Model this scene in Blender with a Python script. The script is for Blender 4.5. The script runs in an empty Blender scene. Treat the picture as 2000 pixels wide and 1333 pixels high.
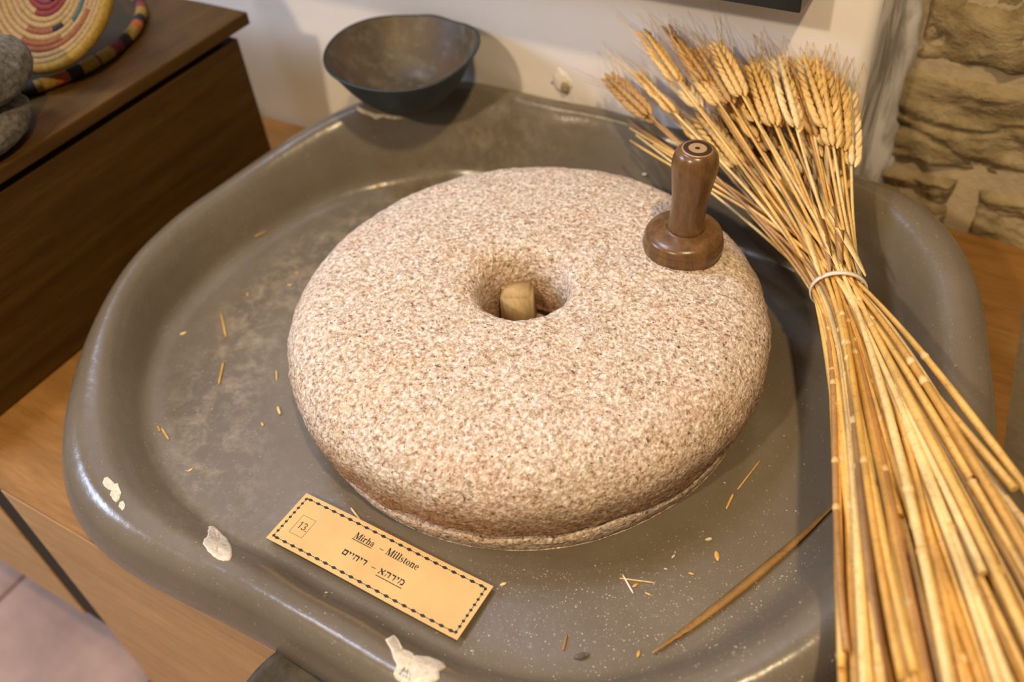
import bpy, bmesh, math, random
import numpy as np
from mathutils import Vector, Matrix, noise
from mathutils.bvhtree import BVHTree

random.seed(7)
SC = bpy.context.scene
COL = SC.collection
PI = math.pi

# ------------------------------------------------------------------ camera
FPX = 1790.0                       # focal length in pixels of the 2000 px wide frame
CAM = Vector((0.3419, -0.5197, 0.5828))
CR = Vector((0.86050494, 0.5036049, -0.07689835))
CU = Vector((-0.30859234, 0.63537629, 0.70786138))
CF = Vector((-0.40534185, 0.58538797, -0.70215305))
cd = bpy.data.cameras.new('camera')
cam = bpy.data.objects.new('camera', cd)
COL.objects.link(cam)
cam.matrix_world = Matrix(((CR.x, CU.x, -CF.x, CAM.x), (CR.y, CU.y, -CF.y, CAM.y),
                           (CR.z, CU.z, -CF.z, CAM.z), (0, 0, 0, 1)))
cd.sensor_width = 36.0
cd.lens = FPX * 36.0 / 2000.0
cd.clip_start = 0.02
cd.dof.use_dof = True
cd.dof.focus_distance = 0.77
cd.dof.aperture_fstop = 3.0
SC.camera = cam

# ------------------------------------------------------------------ light
SC.view_settings.view_transform = 'Standard'
SC.view_settings.look = 'None'
SC.view_settings.gamma = 1.0
SC.view_settings.use_curve_mapping = False
SC.view_settings.exposure = -0.08
w = bpy.data.worlds.new('room_ambient')
SC.world = w
w.use_nodes = True
w.node_tree.nodes['Background'].inputs[0].default_value = (1.0, 0.86, 0.74, 1)
w.node_tree.nodes['Background'].inputs[1].default_value = 0.15


def spot(name, loc, target, power, color, radius, deg, blend=0.6):
    ld = bpy.data.lights.new(name, 'SPOT')
    ld.energy = power
    ld.color = color
    ld.shadow_soft_size = radius
    ld.spot_size = math.radians(deg)
    ld.spot_blend = blend
    o = bpy.data.objects.new(name, ld)
    COL.objects.link(o)
    o.location = loc
    o.rotation_euler = (Vector(target) - Vector(loc)).to_track_quat('-Z', 'Y').to_euler()
    return o


def area(name, loc, target, power, color, sx, sy):
    ld = bpy.data.lights.new(name, 'AREA')
    ld.shape = 'RECTANGLE'
    ld.size = sx
    ld.size_y = sy
    ld.energy = power
    ld.color = color
    o = bpy.data.objects.new(name, ld)
    COL.objects.link(o)
    o.location = loc
    o.rotation_euler = (Vector(target) - Vector(loc)).to_track_quat('-Z', 'Y').to_euler()
    return o


# warm ceiling spots of the museum room and the cool daylight of its window
spot('ceiling_spot_right', (0.70, -0.62, 1.80), (0.0, 0.10, 0.0), 100, (1.0, 0.74, 0.42), 0.045, 85)
spot('ceiling_spot_left', (-0.75, -0.40, 1.80), (0.0, 0.0, 0.0), 18, (1.0, 0.78, 0.50), 0.05, 80)
spot('ceiling_spot_front', (-0.30, -1.85, 1.65), (-0.10, 0.0, -0.1), 105, (1.0, 0.79, 0.54), 0.06, 75)
area('window_daylight', (-2.0, -0.95, 1.20), (-0.2, -0.25, 0.0), 32, (0.58, 0.72, 1.0), 0.66, 0.45)
area('rim_highlight_panel', (-0.80, 0.05, 1.75), (0.0, -0.25, 0.0), 14, (0.58, 0.70, 1.0), 0.26, 0.26)  # added cool panel overhead, there for the highlight on the front rim


# ------------------------------------------------------------------ helpers
def ray(px, py):
    return (CF + CR * ((px - 1000.0) / FPX) - CU * ((py - 666.5) / FPX)).normalized()


def at_z(px, py, z):
    d = ray(px, py)
    return CAM + d * ((z - CAM.z) / d.z)


def at_y(px, py, y):
    d = ray(px, py)
    return CAM + d * ((y - CAM.y) / d.y)


def smooth01(t):
    t = max(0.0, min(1.0, t))
    return t * t * (3 - 2 * t)


def mesh_obj(name, verts, faces, mats, parent=None, smooth=True, mat_idx=None):
    me = bpy.data.meshes.new(name)
    me.from_pydata([tuple(v) for v in verts], [], faces)
    if not isinstance(mats, (list, tuple)):
        mats = [mats]
    for m in mats:
        me.materials.append(m)
    if mat_idx is not None:
        me.polygons.foreach_set('material_index', mat_idx)
    if smooth:
        me.polygons.foreach_set('use_smooth', [True] * len(me.polygons))
    me.update()
    o = bpy.data.objects.new(name, me)
    COL.objects.link(o)
    if parent is not None:
        o.parent = parent
        o.matrix_parent_inverse = Matrix.Identity(4)
        if parent.type == 'EMPTY' or True:
            # children carry coordinates in world space; undo the parent's own offset
            o.matrix_parent_inverse = parent.matrix_world.inverted()
    return o


def thing(name, label, cat, loc=(0, 0, 0), group=None):
    o = bpy.data.objects.new(name, None)
    COL.objects.link(o)
    o.empty_display_size = 0.02
    o.location = loc
    o.matrix_world = Matrix.Translation(Vector(loc))
    o['label'] = label
    o['category'] = cat
    if group:
        o['group'] = group
    return o


def tag(o, label, cat, group=None):
    o['label'] = label
    o['category'] = cat
    if group:
        o['group'] = group
    return o


def bm_obj(name, bm, mats, parent=None, smooth=False):
    me = bpy.data.meshes.new(name)
    bmesh.ops.recalc_face_normals(bm, faces=bm.faces)
    bm.to_mesh(me)
    bm.free()
    if not isinstance(mats, (list, tuple)):
        mats = [mats]
    for m in mats:
        me.materials.append(m)
    if smooth:
        me.polygons.foreach_set('use_smooth', [True] * len(me.polygons))
    o = bpy.data.objects.new(name, me)
    COL.objects.link(o)
    if parent is not None:
        o.parent = parent
        o.matrix_parent_inverse = parent.matrix_world.inverted()
    return o


def box(name, lo, hi, mat, parent=None, bevel=0.002):
    bm = bmesh.new()
    bmesh.ops.create_cube(bm, size=1.0)
    for v in bm.verts:
        v.co = Vector([lo[i] + (v.co[i] + 0.5) * (hi[i] - lo[i]) for i in range(3)])
    if bevel:
        bmesh.ops.bevel(bm, geom=list(bm.edges), offset=bevel, segments=2, affect='EDGES', profile=0.6)
    return bm_obj(name, bm, mat, parent)


def lathe(profile, n, center=(0, 0, 0), fn=None, closed=False):
    """profile: list of (r, z).  fn(angle, i, r, z) -> (r, z) may perturb"""
    V, Fc = [], []
    m = len(profile)
    for j in range(n):
        a = 2 * PI * j / n
        for i, (r, z) in enumerate(profile):
            if fn:
                r, z = fn(a, i, r, z)
            V.append((center[0] + r * math.cos(a), center[1] + r * math.sin(a), center[2] + z))
    for j in range(n):
        k = (j + 1) % n
        for i in range(m - 1 if not closed else m):
            i2 = (i + 1) % m
            Fc.append((j * m + i, k * m + i, k * m + i2, j * m + i2))
    return V, Fc


def catmull(P, sub):
    out = []
    n = len(P)
    for i in range(n - 1):
        p0 = P[max(i - 1, 0)]
        p1, p2 = P[i], P[i + 1]
        p3 = P[min(i + 2, n - 1)]
        for s in range(sub):
            t = s / sub
            out.append(tuple(0.5 * (2 * b + (c - a) * t + (2 * a - 5 * b + 4 * c - d) * t * t +
                                    (3 * b - a - 3 * c + d) * t ** 3)
                             for a, b, c, d in zip(p0, p1, p2, p3)))
    out.append(tuple(P[-1]))
    return out


def tube(pts, radii, n=8, cap=True):
    pts = [Vector(p) for p in pts]
    V, Fc = [], []
    up = None
    for i, p in enumerate(pts):
        t = (pts[min(i + 1, len(pts) - 1)] - pts[max(i - 1, 0)]).normalized()
        if up is None:
            up = Vector((0, 0, 1)) if abs(t.z) < 0.9 else Vector((1, 0, 0))
        s = t.cross(up).normalized()
        up = s.cross(t).normalized()
        r = radii[i] if hasattr(radii, '__len__') else radii
        for k in range(n):
            a = 2 * PI * k / n
            V.append(p + (s * math.cos(a) + up * math.sin(a)) * r)
    for i in range(len(pts) - 1):
        for k in range(n):
            k2 = (k + 1) % n
            Fc.append((i * n + k, i * n + k2, (i + 1) * n + k2, (i + 1) * n + k))
    if cap:
        Fc.append(tuple(range(n - 1, -1, -1)))
        Fc.append(tuple((len(pts) - 1) * n + k for k in range(n)))
    return V, Fc


# ------------------------------------------------------------------ materials
def new_mat(name):
    m = bpy.data.materials.new(name)
    m.use_nodes = True
    nt = m.node_tree
    b = nt.nodes['Principled BSDF']
    return m, nt, b


def N(nt, t, **kw):
    n = nt.nodes.new(t)
    for k, v in kw.items():
        if k in n.inputs:
            n.inputs[k].default_value = v
        else:
            setattr(n, k, v)
    return n


def coords(nt, scale=(1, 1, 1), rot=(0, 0, 0), kind='Object'):
    tc = N(nt, 'ShaderNodeTexCoord')
    mp = N(nt, 'ShaderNodeMapping')
    mp.inputs['Scale'].default_value = scale
    mp.inputs['Rotation'].default_value = rot
    nt.links.new(tc.outputs[kind], mp.inputs['Vector'])
    return mp.outputs['Vector']


def tex_noise(nt, vec, scale, detail=4, rough=0.55, dist=0.0):
    n = N(nt, 'ShaderNodeTexNoise')
    n.inputs['Scale'].default_value = scale
    n.inputs['Detail'].default_value = detail
    n.inputs['Roughness'].default_value = rough
    n.inputs['Distortion'].default_value = dist
    nt.links.new(vec, n.inputs['Vector'])
    return n.outputs['Fac']


def ramp(nt, fac, stops, interp='LINEAR'):
    r = N(nt, 'ShaderNodeValToRGB')
    r.color_ramp.interpolation = interp
    el = r.color_ramp.elements
    while len(el) < len(stops):
        el.new(0.5)
    for e, (p, c) in zip(el, stops):
        e.position = p
        e.color = (c[0], c[1], c[2], 1) if hasattr(c, '__len__') else (c, c, c, 1)
    nt.links.new(fac, r.inputs['Fac'])
    return r.outputs['Color']


def mixc(nt, fac, a, b, blend='MIX'):
    m = N(nt, 'ShaderNodeMix', data_type='RGBA', blend_type=blend)
    for sock, v in ((m.inputs['Factor'], fac), (m.inputs['A'], a), (m.inputs['B'], b)):
        pass
    fs = [s for s in m.inputs if s.name == 'Factor' and s.type == 'VALUE'][0]
    As = [s for s in m.inputs if s.name == 'A' and s.type == 'RGBA'][0]
    Bs = [s for s in m.inputs if s.name == 'B' and s.type == 'RGBA'][0]
    for s, v in ((fs, fac), (As, a), (Bs, b)):
        if isinstance(v, bpy.types.NodeSocket):
            nt.links.new(v, s)
        elif hasattr(v, '__len__'):
            s.default_value = (v[0], v[1], v[2], 1)
        else:
            s.default_value = v
    return [s for s in m.outputs if s.type == 'RGBA'][0]


def math_n(nt, op, a, b=0.0):
    m = N(nt, 'ShaderNodeMath', operation=op)
    for i, v in enumerate((a, b)):
        if isinstance(v, bpy.types.NodeSocket):
            nt.links.new(v, m.inputs[i])
        else:
            m.inputs[i].default_value = v
    return m.outputs[0]


def bump(nt, b, height, strength=0.3, dist=0.001):
    n = N(nt, 'ShaderNodeBump')
    n.inputs['Strength'].default_value = strength
    n.inputs['Distance'].default_value = dist
    nt.links.new(height, n.inputs['Height'])
    nt.links.new(n.outputs['Normal'], b.inputs['Normal'])


def plain(name, color, rough=0.6, var=0.12, scale=60, bmp=0.15, bdist=0.0006, spec=0.5):
    m, nt, b = new_mat(name)
    v = coords(nt)
    f = tex_noise(nt, v, scale, 5)
    lo = [c * (1 - var) for c in color]
    hi = [min(1, c * (1 + var)) for c in color]
    nt.links.new(ramp(nt, f, [(0.3, lo), (0.7, hi)]), b.inputs['Base Color'])
    b.inputs['Roughness'].default_value = rough
    b.inputs['Specular IOR Level'].default_value = spec
    if bmp:
        bump(nt, b, tex_noise(nt, v, scale * 3, 4), bmp, bdist)
    return m


def wood(name, dark, light, stretch, rough=0.5, scale=18, spec=0.4):
    """stretch: per-axis scale, small along the grain"""
    m, nt, b = new_mat(name)
    v = coords(nt, stretch)
    g = tex_noise(nt, v, scale, 6, 0.6, 0.6)
    g2 = tex_noise(nt, v, scale * 7, 4, 0.6)
    c = ramp(nt, g, [(0.25, dark), (0.75, light)])
    c2 = ramp(nt, g2, [(0.3, (0.72, 0.68, 0.62)), (0.7, (1, 1, 1))])
    nt.links.new(mixc(nt, 0.8, c, c2, 'MULTIPLY'), b.inputs['Base Color'])
    b.inputs['Roughness'].default_value = rough
    b.inputs['Specular IOR Level'].default_value = spec
    bump(nt, b, g2, 0.12, 0.0005)
    return m


def stone_granite(name, flank=0.85):
    m, nt, b = new_mat(name)
    v = coords(nt)
    g1 = tex_noise(nt, v, 260, 4, 0.72)
    g2 = tex_noise(nt, v, 250, 3, 0.6)
    vo = N(nt, 'ShaderNodeTexVoronoi')
    vo.inputs['Scale'].default_value = 330
    nt.links.new(v, vo.inputs['Vector'])
    big = tex_noise(nt, v, 14, 4, 0.6)
    base = ramp(nt, g1, [(0.31, (0.22, 0.135, 0.085)), (0.42, (0.55, 0.42, 0.31)),
                         (0.51, (0.73, 0.62, 0.505)), (0.63, (0.95, 0.90, 0.83))])
    tint = ramp(nt, big, [(0.3, (1.0, 0.90, 0.80)), (0.5, (1.0, 1.0, 1.0)), (0.7, (1.0, 0.92, 0.88))])
    c = mixc(nt, 1.0, base, tint, 'MULTIPLY')
    cellv = ramp(nt, vo.outputs['Color'], [(0.0, (0.80, 0.74, 0.66)), (1.0, (1.1, 1.05, 1.0))])
    c = mixc(nt, 0.8, c, cellv, 'MULTIPLY')
    fl = ramp(nt, g2, [(0.645, 0), (0.675, 1)])
    c = mixc(nt, math_n(nt, 'MULTIPLY', fl, 0.85), c, (0.07, 0.05, 0.045))
    # brown grain and flank shade put into the colour, stronger downwards
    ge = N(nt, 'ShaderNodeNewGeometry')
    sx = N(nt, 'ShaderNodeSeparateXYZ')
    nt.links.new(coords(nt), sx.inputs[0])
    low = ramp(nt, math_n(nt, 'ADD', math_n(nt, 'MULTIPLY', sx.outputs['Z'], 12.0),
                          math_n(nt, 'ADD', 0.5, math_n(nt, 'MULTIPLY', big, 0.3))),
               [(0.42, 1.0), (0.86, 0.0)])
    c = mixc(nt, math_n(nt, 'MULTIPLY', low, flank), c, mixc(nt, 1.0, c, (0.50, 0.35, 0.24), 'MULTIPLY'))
    nt.links.new(c, b.inputs['Base Color'])
    b.inputs['Roughness'].default_value = 0.85
    b.inputs['Specular IOR Level'].default_value = 0.25
    h = math_n(nt, 'ADD', g1, math_n(nt, 'MULTIPLY', vo.outputs['Distance'], 0.5))
    bump(nt, b, h, 0.9, 0.0026)
    return m


M_GRANITE = stone_granite('weathered_granite')
M_GRANITE_LOW = stone_granite('weathered_granite_base', 0.12)


def basin_material():
    m, nt, b = new_mat('grey_painted_clay')
    v = coords(nt)
    n1 = tex_noise(nt, v, 7, 5, 0.6)
    n2 = tex_noise(nt, v, 60, 4, 0.6)
    c = ramp(nt, n1, [(0.3, (0.142, 0.114, 0.080)), (0.7, (0.184, 0.150, 0.108))])
    # flour dust settled on the floor, most of it in a ring around the stone on the left
    sx = N(nt, 'ShaderNodeSeparateXYZ')
    nt.links.new(v, sx.inputs[0])
    X, Yy = sx.outputs['X'], sx.outputs['Y']
    r = math_n(nt, 'SQRT', math_n(nt, 'ADD', math_n(nt, 'MULTIPLY', X, X), math_n(nt, 'MULTIPLY', Yy, Yy)))
    ring = ramp(nt, r, [(0.235, 0.0), (0.285, 0.9), (0.325, 0.9), (0.37, 0.0)])
    left = ramp(nt, math_n(nt, 'ADD', math_n(nt, 'MULTIPLY', X, -2.0), 0.15), [(0.25, 0.0), (0.6, 1.0)])
    wisps = ramp(nt, tex_noise(nt, v, 40, 8, 0.8, 0.2), [(0.46, 0.0), (0.75, 1.0)])
    dust = math_n(nt, 'MULTIPLY', math_n(nt, 'MULTIPLY', ring, left), wisps)
    fine = ramp(nt, tex_noise(nt, v, 420, 2, 0.5), [(0.68, 0.0), (0.74, 1.0)])
    c = mixc(nt, math_n(nt, 'MULTIPLY', dust, 0.62), c, (0.55, 0.45, 0.31))
    c = mixc(nt, math_n(nt, 'MULTIPLY', fine, 0.35), c, (0.55, 0.49, 0.40))
    nt.links.new(c, b.inputs['Base Color'])
    rg = ramp(nt, n2, [(0.3, 0.20), (0.7, 0.29)])
    nt.links.new(rg, b.inputs['Roughness'])
    b.inputs['Specular IOR Level'].default_value = 0.55
    h = math_n(nt, 'ADD', n2, math_n(nt, 'MULTIPLY', tex_noise(nt, v, 16, 3), 2.0))
    bump(nt, b, h, 0.22, 0.0022)
    return m


M_BASIN = basin_material()
M_CHIP = plain('bare_cream_plaster', (0.74, 0.65, 0.50), 0.85, 0.18, 220, 0.6, 0.001)
M_DUST = plain('flour_speck', (0.62, 0.54, 0.45), 0.9, 0.2, 100, 0)

M_TURNED = wood('turned_brown_wood', (0.085, 0.040, 0.013), (0.235, 0.118, 0.042), (6, 6, 1.2), 0.27, 14, 0.6)
M_PEG = wood('pale_peg_wood', (0.46, 0.32, 0.15), (0.66, 0.49, 0.26), (3, 3, 0.8), 0.7, 22)


def knob_end_material():
    m, nt, b = new_mat('knob_end_rings')
    v = coords(nt)
    wv = N(nt, 'ShaderNodeTexWave', wave_type='RINGS', rings_direction='SPHERICAL')
    wv.inputs['Scale'].default_value = 32
    wv.inputs['Distortion'].default_value = 0.6
    wv.inputs['Detail'].default_value = 1.5
    nt.links.new(v, wv.inputs['Vector'])
    nt.links.new(ramp(nt, wv.outputs['Fac'], [(0.30, (0.05, 0.02, 0.008)), (0.55, (0.42, 0.27, 0.13))]),
                 b.inputs['Base Color'])
    b.inputs['Roughness'].default_value = 0.35
    return m


M_KNOB_END = knob_end_material()


def plaster(name, c0, c1, bscale=9, bdist=0.004):
    m, nt, b = new_mat(name)
    v = coords(nt)
    n1 = tex_noise(nt, v, 2.2, 4)
    n2 = tex_noise(nt, v, bscale, 6, 0.6)
    nt.links.new(ramp(nt, n1, [(0.3, c0), (0.7, c1)]), b.inputs['Base Color'])
    b.inputs['Roughness'].default_value = 0.85
    b.inputs['Specular IOR Level'].default_value = 0.2
    bump(nt, b, n2, 0.35, bdist)
    return m


M_PLASTER = plaster('white_plaster', (0.85, 0.79, 0.74), (0.90, 0.85, 0.81))


def reveal_material():
    m, nt, b = new_mat('smeared_grey_mortar')
    v = coords(nt, (1.0, 1.0, 0.35), (0.35, 0, 0))
    n1 = tex_noise(nt, v, 26, 5, 0.6, 0.8)
    nt.links.new(ramp(nt, n1, [(0.34, (0.27, 0.245, 0.22)), (0.48, (0.46, 0.43, 0.41)), (0.60, (0.78, 0.76, 0.75))]),
                 b.inputs['Base Color'])
    b.inputs['Roughness'].default_value = 0.9
    bump(nt, b, n1, 0.6, 0.006)
    return m


M_REVEAL = reveal_material()


def rubble_material():
    m, nt, b = new_mat('rough_ochre_limestone')
    v = coords(nt, (1, 1, 1.5))
    n1 = tex_noise(nt, v, 18, 7, 0.65, 0.5)
    n2 = tex_noise(nt, v, 60, 5, 0.6)
    c = ramp(nt, n1, [(0.30, (0.16, 0.12, 0.058)), (0.5, (0.34, 0.26, 0.14)), (0.72, (0.48, 0.385, 0.23))])
    nt.links.new(c, b.inputs['Base Color'])
    b.inputs['Roughness'].default_value = 0.95
    b.inputs['Specular IOR Level'].default_value = 0.1
    bump(nt, b, math_n(nt, 'ADD', n1, math_n(nt, 'MULTIPLY', n2, 0.4)), 0.8, 0.012)
    return m


M_RUBBLE = rubble_material()
M_MORTAR = plain('sandy_mortar', (0.50, 0.40, 0.26), 0.95, 0.15, 40, 0.5, 0.004, 0.1)

M_CABINET = wood('dark_cabinet_wood', (0.058, 0.027, 0.005), (0.120, 0.060, 0.011), (7, 0.7, 9), 0.55, 6, 0.15)
M_BENCH_TOP = wood('brown_bench_wood', (0.25, 0.118, 0.028), (0.41, 0.205, 0.058), (0.8, 9, 9), 0.45, 7, 0.35)
M_BENCH_FRONT = wood('tan_bench_front_wood', (0.52, 0.31, 0.125), (0.75, 0.48, 0.215), (0.7, 8, 8), 0.5, 7, 0.35)
M_GAP = plain('gap_shade_black', (0.02, 0.014, 0.008), 0.8, 0.1, 30, 0)  # black for the shade inside the bench gap and cabinet groove
M_TILE = plain('mauve_terracotta_tile', (0.42, 0.28, 0.23), 0.5, 0.22, 9, 0.3, 0.002)
M_GROUT = plain('grey_grout', (0.22, 0.18, 0.155), 0.9, 0.1, 60, 0.2)
M_FRAME = plain('black_frame_paint', (0.012, 0.014, 0.012), 0.35, 0.1, 40, 0)
M_PICTURE = plain('grey_picture_backing', (0.30, 0.30, 0.28), 0.5, 0.15, 5, 0)
M_BOWL_OUT = plain('blue_green_black_iron', (0.020, 0.032, 0.034), 0.55, 0.3, 26, 0.3, 0.0015)


def bowl_in_material():
    m, nt, b = new_mat('worn_iron_bowl_inside')
    v = coords(nt)
    n1 = tex_noise(nt, v, 22, 5, 0.6, 0.4)
    n2 = tex_noise(nt, v, 70, 5, 0.6)
    c = ramp(nt, n1, [(0.3, (0.060, 0.048, 0.029)), (0.5, (0.095, 0.066, 0.040)), (0.7, (0.118, 0.072, 0.048))])
    d = ramp(nt, n2, [(0.5, 0.0), (0.75, 1.0)])
    c = mixc(nt, math_n(nt, 'MULTIPLY', d, 0.35), c, (0.28, 0.25, 0.16))
    nt.links.new(c, b.inputs['Base Color'])
    b.inputs['Roughness'].default_value = 0.5
    bump(nt, b, n2, 0.2, 0.001)
    return m


M_BOWL_IN = bowl_in_material()
M_ROCK = plain('grey_basalt', (0.135, 0.122, 0.098), 0.9, 0.45, 170, 0.8, 0.002, 0.2)
M_CARD = plain('parchment_card', (0.70, 0.44, 0.175), 0.65, 0.10, 26, 0.05, 0.0002, 0.3)
M_INK = plain('black_ink', (0.014, 0.016, 0.014), 0.6, 0.1, 40, 0)
M_TIE = plain('milky_plastic_tie', (0.78, 0.66, 0.52), 0.35, 0.05, 40, 0)


def straw_mat(name, c, rough=0.36):
    m, nt, b = new_mat(name)
    tc = N(nt, 'ShaderNodeTexCoord')
    v = coords(nt)
    n1 = tex_noise(nt, v, 30, 4, 0.6)
    n2 = tex_noise(nt, v, 320, 3, 0.5)
    base = ramp(nt, n1, [(0.3, [x * 0.72 for x in c]), (0.7, [min(1, x * 1.15) for x in c])])
    st = ramp(nt, n2, [(0.30, (0.62, 0.52, 0.42)), (0.45, (1, 1, 1))])
    nt.links.new(mixc(nt, 0.55, base, st, 'MULTIPLY'), b.inputs['Base Color'])
    b.inputs['Roughness'].default_value = rough
    b.inputs['Specular IOR Level'].default_value = 0.45
    bump(nt, b, n2, 0.15, 0.0004)
    return m


M_STRAW = [straw_mat('golden_straw', (0.77, 0.475, 0.13)), straw_mat('pale_straw', (0.84, 0.60, 0.25)),
           straw_mat('amber_straw', (0.66, 0.36, 0.080)), straw_mat('brown_straw', (0.42, 0.22, 0.075))]
M_NODE = straw_mat('pale_straw_node', (0.74, 0.48, 0.18))
M_EAR = [straw_mat('golden_wheat_ear', (0.78, 0.50, 0.16), 0.5), straw_mat('pale_wheat_ear', (0.86, 0.64, 0.30), 0.5),
         straw_mat('brown_wheat_ear', (0.52, 0.29, 0.085), 0.55)]
M_AWN = straw_mat('wheat_awn', (0.82, 0.56, 0.24), 0.5)
M_DRYLEAF = straw_mat('brown_dry_leaf', (0.34, 0.175, 0.045), 0.5)
M_WEAVE = {k: plain('basket_' + k, c, 0.75, 0.22, 260, 0.6, 0.0012, 0.2) for k, c in dict(
    straw=(0.31, 0.20, 0.085), rust=(0.20, 0.068, 0.028), red=(0.17, 0.030, 0.026), plum=(0.16, 0.035, 0.05),
    teal=(0.045, 0.085, 0.085), black=(0.025, 0.018, 0.016), yellow=(0.27, 0.165, 0.026), orange=(0.36, 0.09, 0.02),
    shade_umber=(0.05, 0.03, 0.012), tan=(0.40, 0.24, 0.11)).items()}

# ------------------------------------------------------------------ setting
ZB = -0.12        # bench top
ZF = -0.62        # room floor
YW = 0.325        # plaster wall plane
XC = 0.200        # corner of the plaster wall
YN = 0.462        # stone wall plane


def rough_wall():
    """plaster wall with a softly rounded corner and the return to the stone wall"""
    prof = [(-1.9, YW), (-1.2, YW), (-0.7, YW), (-0.3, YW), (0.0, YW), (0.12, YW), (XC - 0.012, YW),
            (XC - 0.003, YW + 0.003), (XC, YW + 0.012), (XC + 0.001, YW + 0.04), (XC + 0.004, YW + 0.08),
            (XC + 0.002, YW + 0.11), (XC + 0.003, YN + 0.02)]
    zs = [ZF + (1.75 - ZF) * i / 40 for i in range(41)]
    V, Fc, mi = [], [], []
    n = len(prof)
    for z in zs:
        for (x, y) in prof:
            d = 0.0012 * noise.noise(Vector((x * 9, y * 9, z * 9)))
            V.append((x + (d * 3 if x > 0.19 else 0), y + d, z))
    for i in range(len(zs) - 1):
        for k in range(n - 1):
            Fc.append((i * n + k, i * n + k + 1, (i + 1) * n + k + 1, (i + 1) * n + k))
            mi.append(1 if k >= 8 else 0)
    b0 = len(V)
    # back side, so that the wall is solid
    for z in (ZF, 1.75):
        V += [(-1.9, YN + 0.12, z), (XC, YN + 0.12, z)]
    Fc += [(b0, b0 + 2, b0 + 3, b0 + 1)]
    mi += [0]
    o = mesh_obj('wall_back', V, Fc, [M_PLASTER, M_REVEAL], None, True, mi)
    o['kind'] = 'structure'
    return o


wall_back = rough_wall()

# damaged spot of the plaster low on the wall
c = at_y(1097, 158, YW)
bm = bmesh.new()
bmesh.ops.create_icosphere(bm, subdivisions=3, radius=1.0)
for v in bm.verts:
    k = 1 + 0.45 * noise.noise(v.co * 2.3)
    v.co = Vector((v.co.x * 0.013 * k, v.co.y * 0.0025 * k, v.co.z * 0.014 * k)) + c
bm_obj('plaster_lump', bm, M_PLASTER, wall_back, True)
bm = bmesh.new()
bmesh.ops.create_icosphere(bm, subdivisions=2, radius=1.0)
c2 = at_y(1103, 172, YW - 0.004)
for v in bm.verts:
    k = 1 + 0.5 * noise.noise(v.co * 3.1)
    v.co = Vector((v.co.x * 0.005 * k, v.co.y * 0.003 * k, v.co.z * 0.007 * k)) + c2
bm_obj('chipped_hollow', bm, M_RUBBLE, wall_back, True)

# stone wall in the recess: mortar bed and separate blocks
wall_right = box('wall_right', (XC - 0.02, YN, ZF), (1.5, YN + 0.15, 1.75), M_MORTAR, None, 0)
wall_right['kind'] = 'structure'


def stone_block(x0, x1, z0, z1, seed, depth=0.008, rough=0.009):
    nx, nz = 60, 34
    V, Fc = [], []
    for j in range(nz + 1):
        for i in range(nx + 1):
            u, t = i / nx, j / nz
            x = x0 + (x1 - x0) * u
            z = z0 + (z1 - z0) * t
            e = min(u, 1 - u) * (x1 - x0)
            e2 = min(t, 1 - t) * (z1 - z0)
            wob = 0.006 * noise.noise(Vector((x * 30, z * 30, seed)))
            edge = smooth01(min(e, e2) / 0.008 + 0.15 * noise.noise(Vector((x * 60, z * 60, seed))))
            p = Vector((x * 10, z * 24, seed * 3.1))
            d = depth * edge + rough * edge * (noise.fractal(p, 0.7, 2.0, 6) * 1.2 + 0.2)
            cr = abs(noise.noise(Vector((x * 6, z * 20 + x * 5, seed * 7.7))))
            d -= 0.008 * edge * smooth01(1 - cr / 0.05)
            V.append((x + wob * (1 - edge), YN + 0.003 - d, z + wob * (1 - edge)))
    m = nx + 1
    for j in range(nz):
        for i in range(nx):
            Fc.append((j * m + i, j * m + i + 1, (j + 1) * m + i + 1, (j + 1) * m + i))
    return mesh_obj('stone_block', V, Fc, M_RUBBLE, wall_right, True)


for i, (x0, x1, z0, z1) in enumerate([(0.222, 0.56, 0.077, 0.31), (0.2045, 0.66, -0.046, 0.067), (0.2045, 0.300, -0.135, -0.057),
                                      (0.322, 0.52, -0.15, -0.062), (0.585, 0.95, 0.085, 0.30), (0.685, 1.05, -0.04, 0.065),
                                      (0.545, 0.80, -0.15, -0.060), (0.226, 0.40, 0.335, 0.47), (0.425, 0.80, 0.33, 0.49)]):
    stone_block(x0, x1, z0, z1, i + 1.3)

# grey white plaster smeared over the stones beside the corner
V, Fc = [], []
nz = 60
for j in range(nz + 1):
    z = ZB - 0.02 + j * 0.012
    wdt = 0.020 + 0.010 * noise.noise(Vector((z * 9, 3.0, 1.0))) + 0.006 * noise.noise(Vector((z * 31, 3.0, 1.0)))
    if z < 0.0:
        wdt += 0.006
    for k, (f, d) in enumerate(((0.0, 0.016), (0.3, 0.0165), (0.6, 0.014), (0.85, 0.0085), (1.0, 0.0))):
        V.append((XC + 0.001 + wdt * f, YN - d - 0.003 * noise.noise(Vector((f * 3, z * 25, 7))), z))
for j in range(nz):
    for k in range(4):
        Fc.append((j * 5 + k, j * 5 + k + 1, (j + 1) * 5 + k + 1, (j + 1) * 5 + k))
mesh_obj('plaster_smear', V, Fc, M_REVEAL, wall_right, True)

# floor of terracotta tiles
floor = box('floor', (-2.2, -2.2, ZF - 0.06), (1.8, YN, ZF - 0.008), M_GROUT, None, 0)
floor['kind'] = 'structure'
tile_mesh = None
for ix in range(-4, 4):
    for iy in range(0, 5):
        x0 = -0.470 + ix * 0.309
        y1 = 0.105 - iy * 0.309
        if tile_mesh is None:
            t = box('tile', (0, 0, -0.012), (0.3035, 0.3035, 0.0), M_TILE, None, 0.003)
            tile_mesh = t.data
        else:
            t = bpy.data.objects.new('tile', tile_mesh)
            COL.objects.link(t)
        t.parent = floor
        t.location = (x0 + 0.004, y1 - 0.309, ZF + random.uniform(-0.0008, 0.0008))

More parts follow.
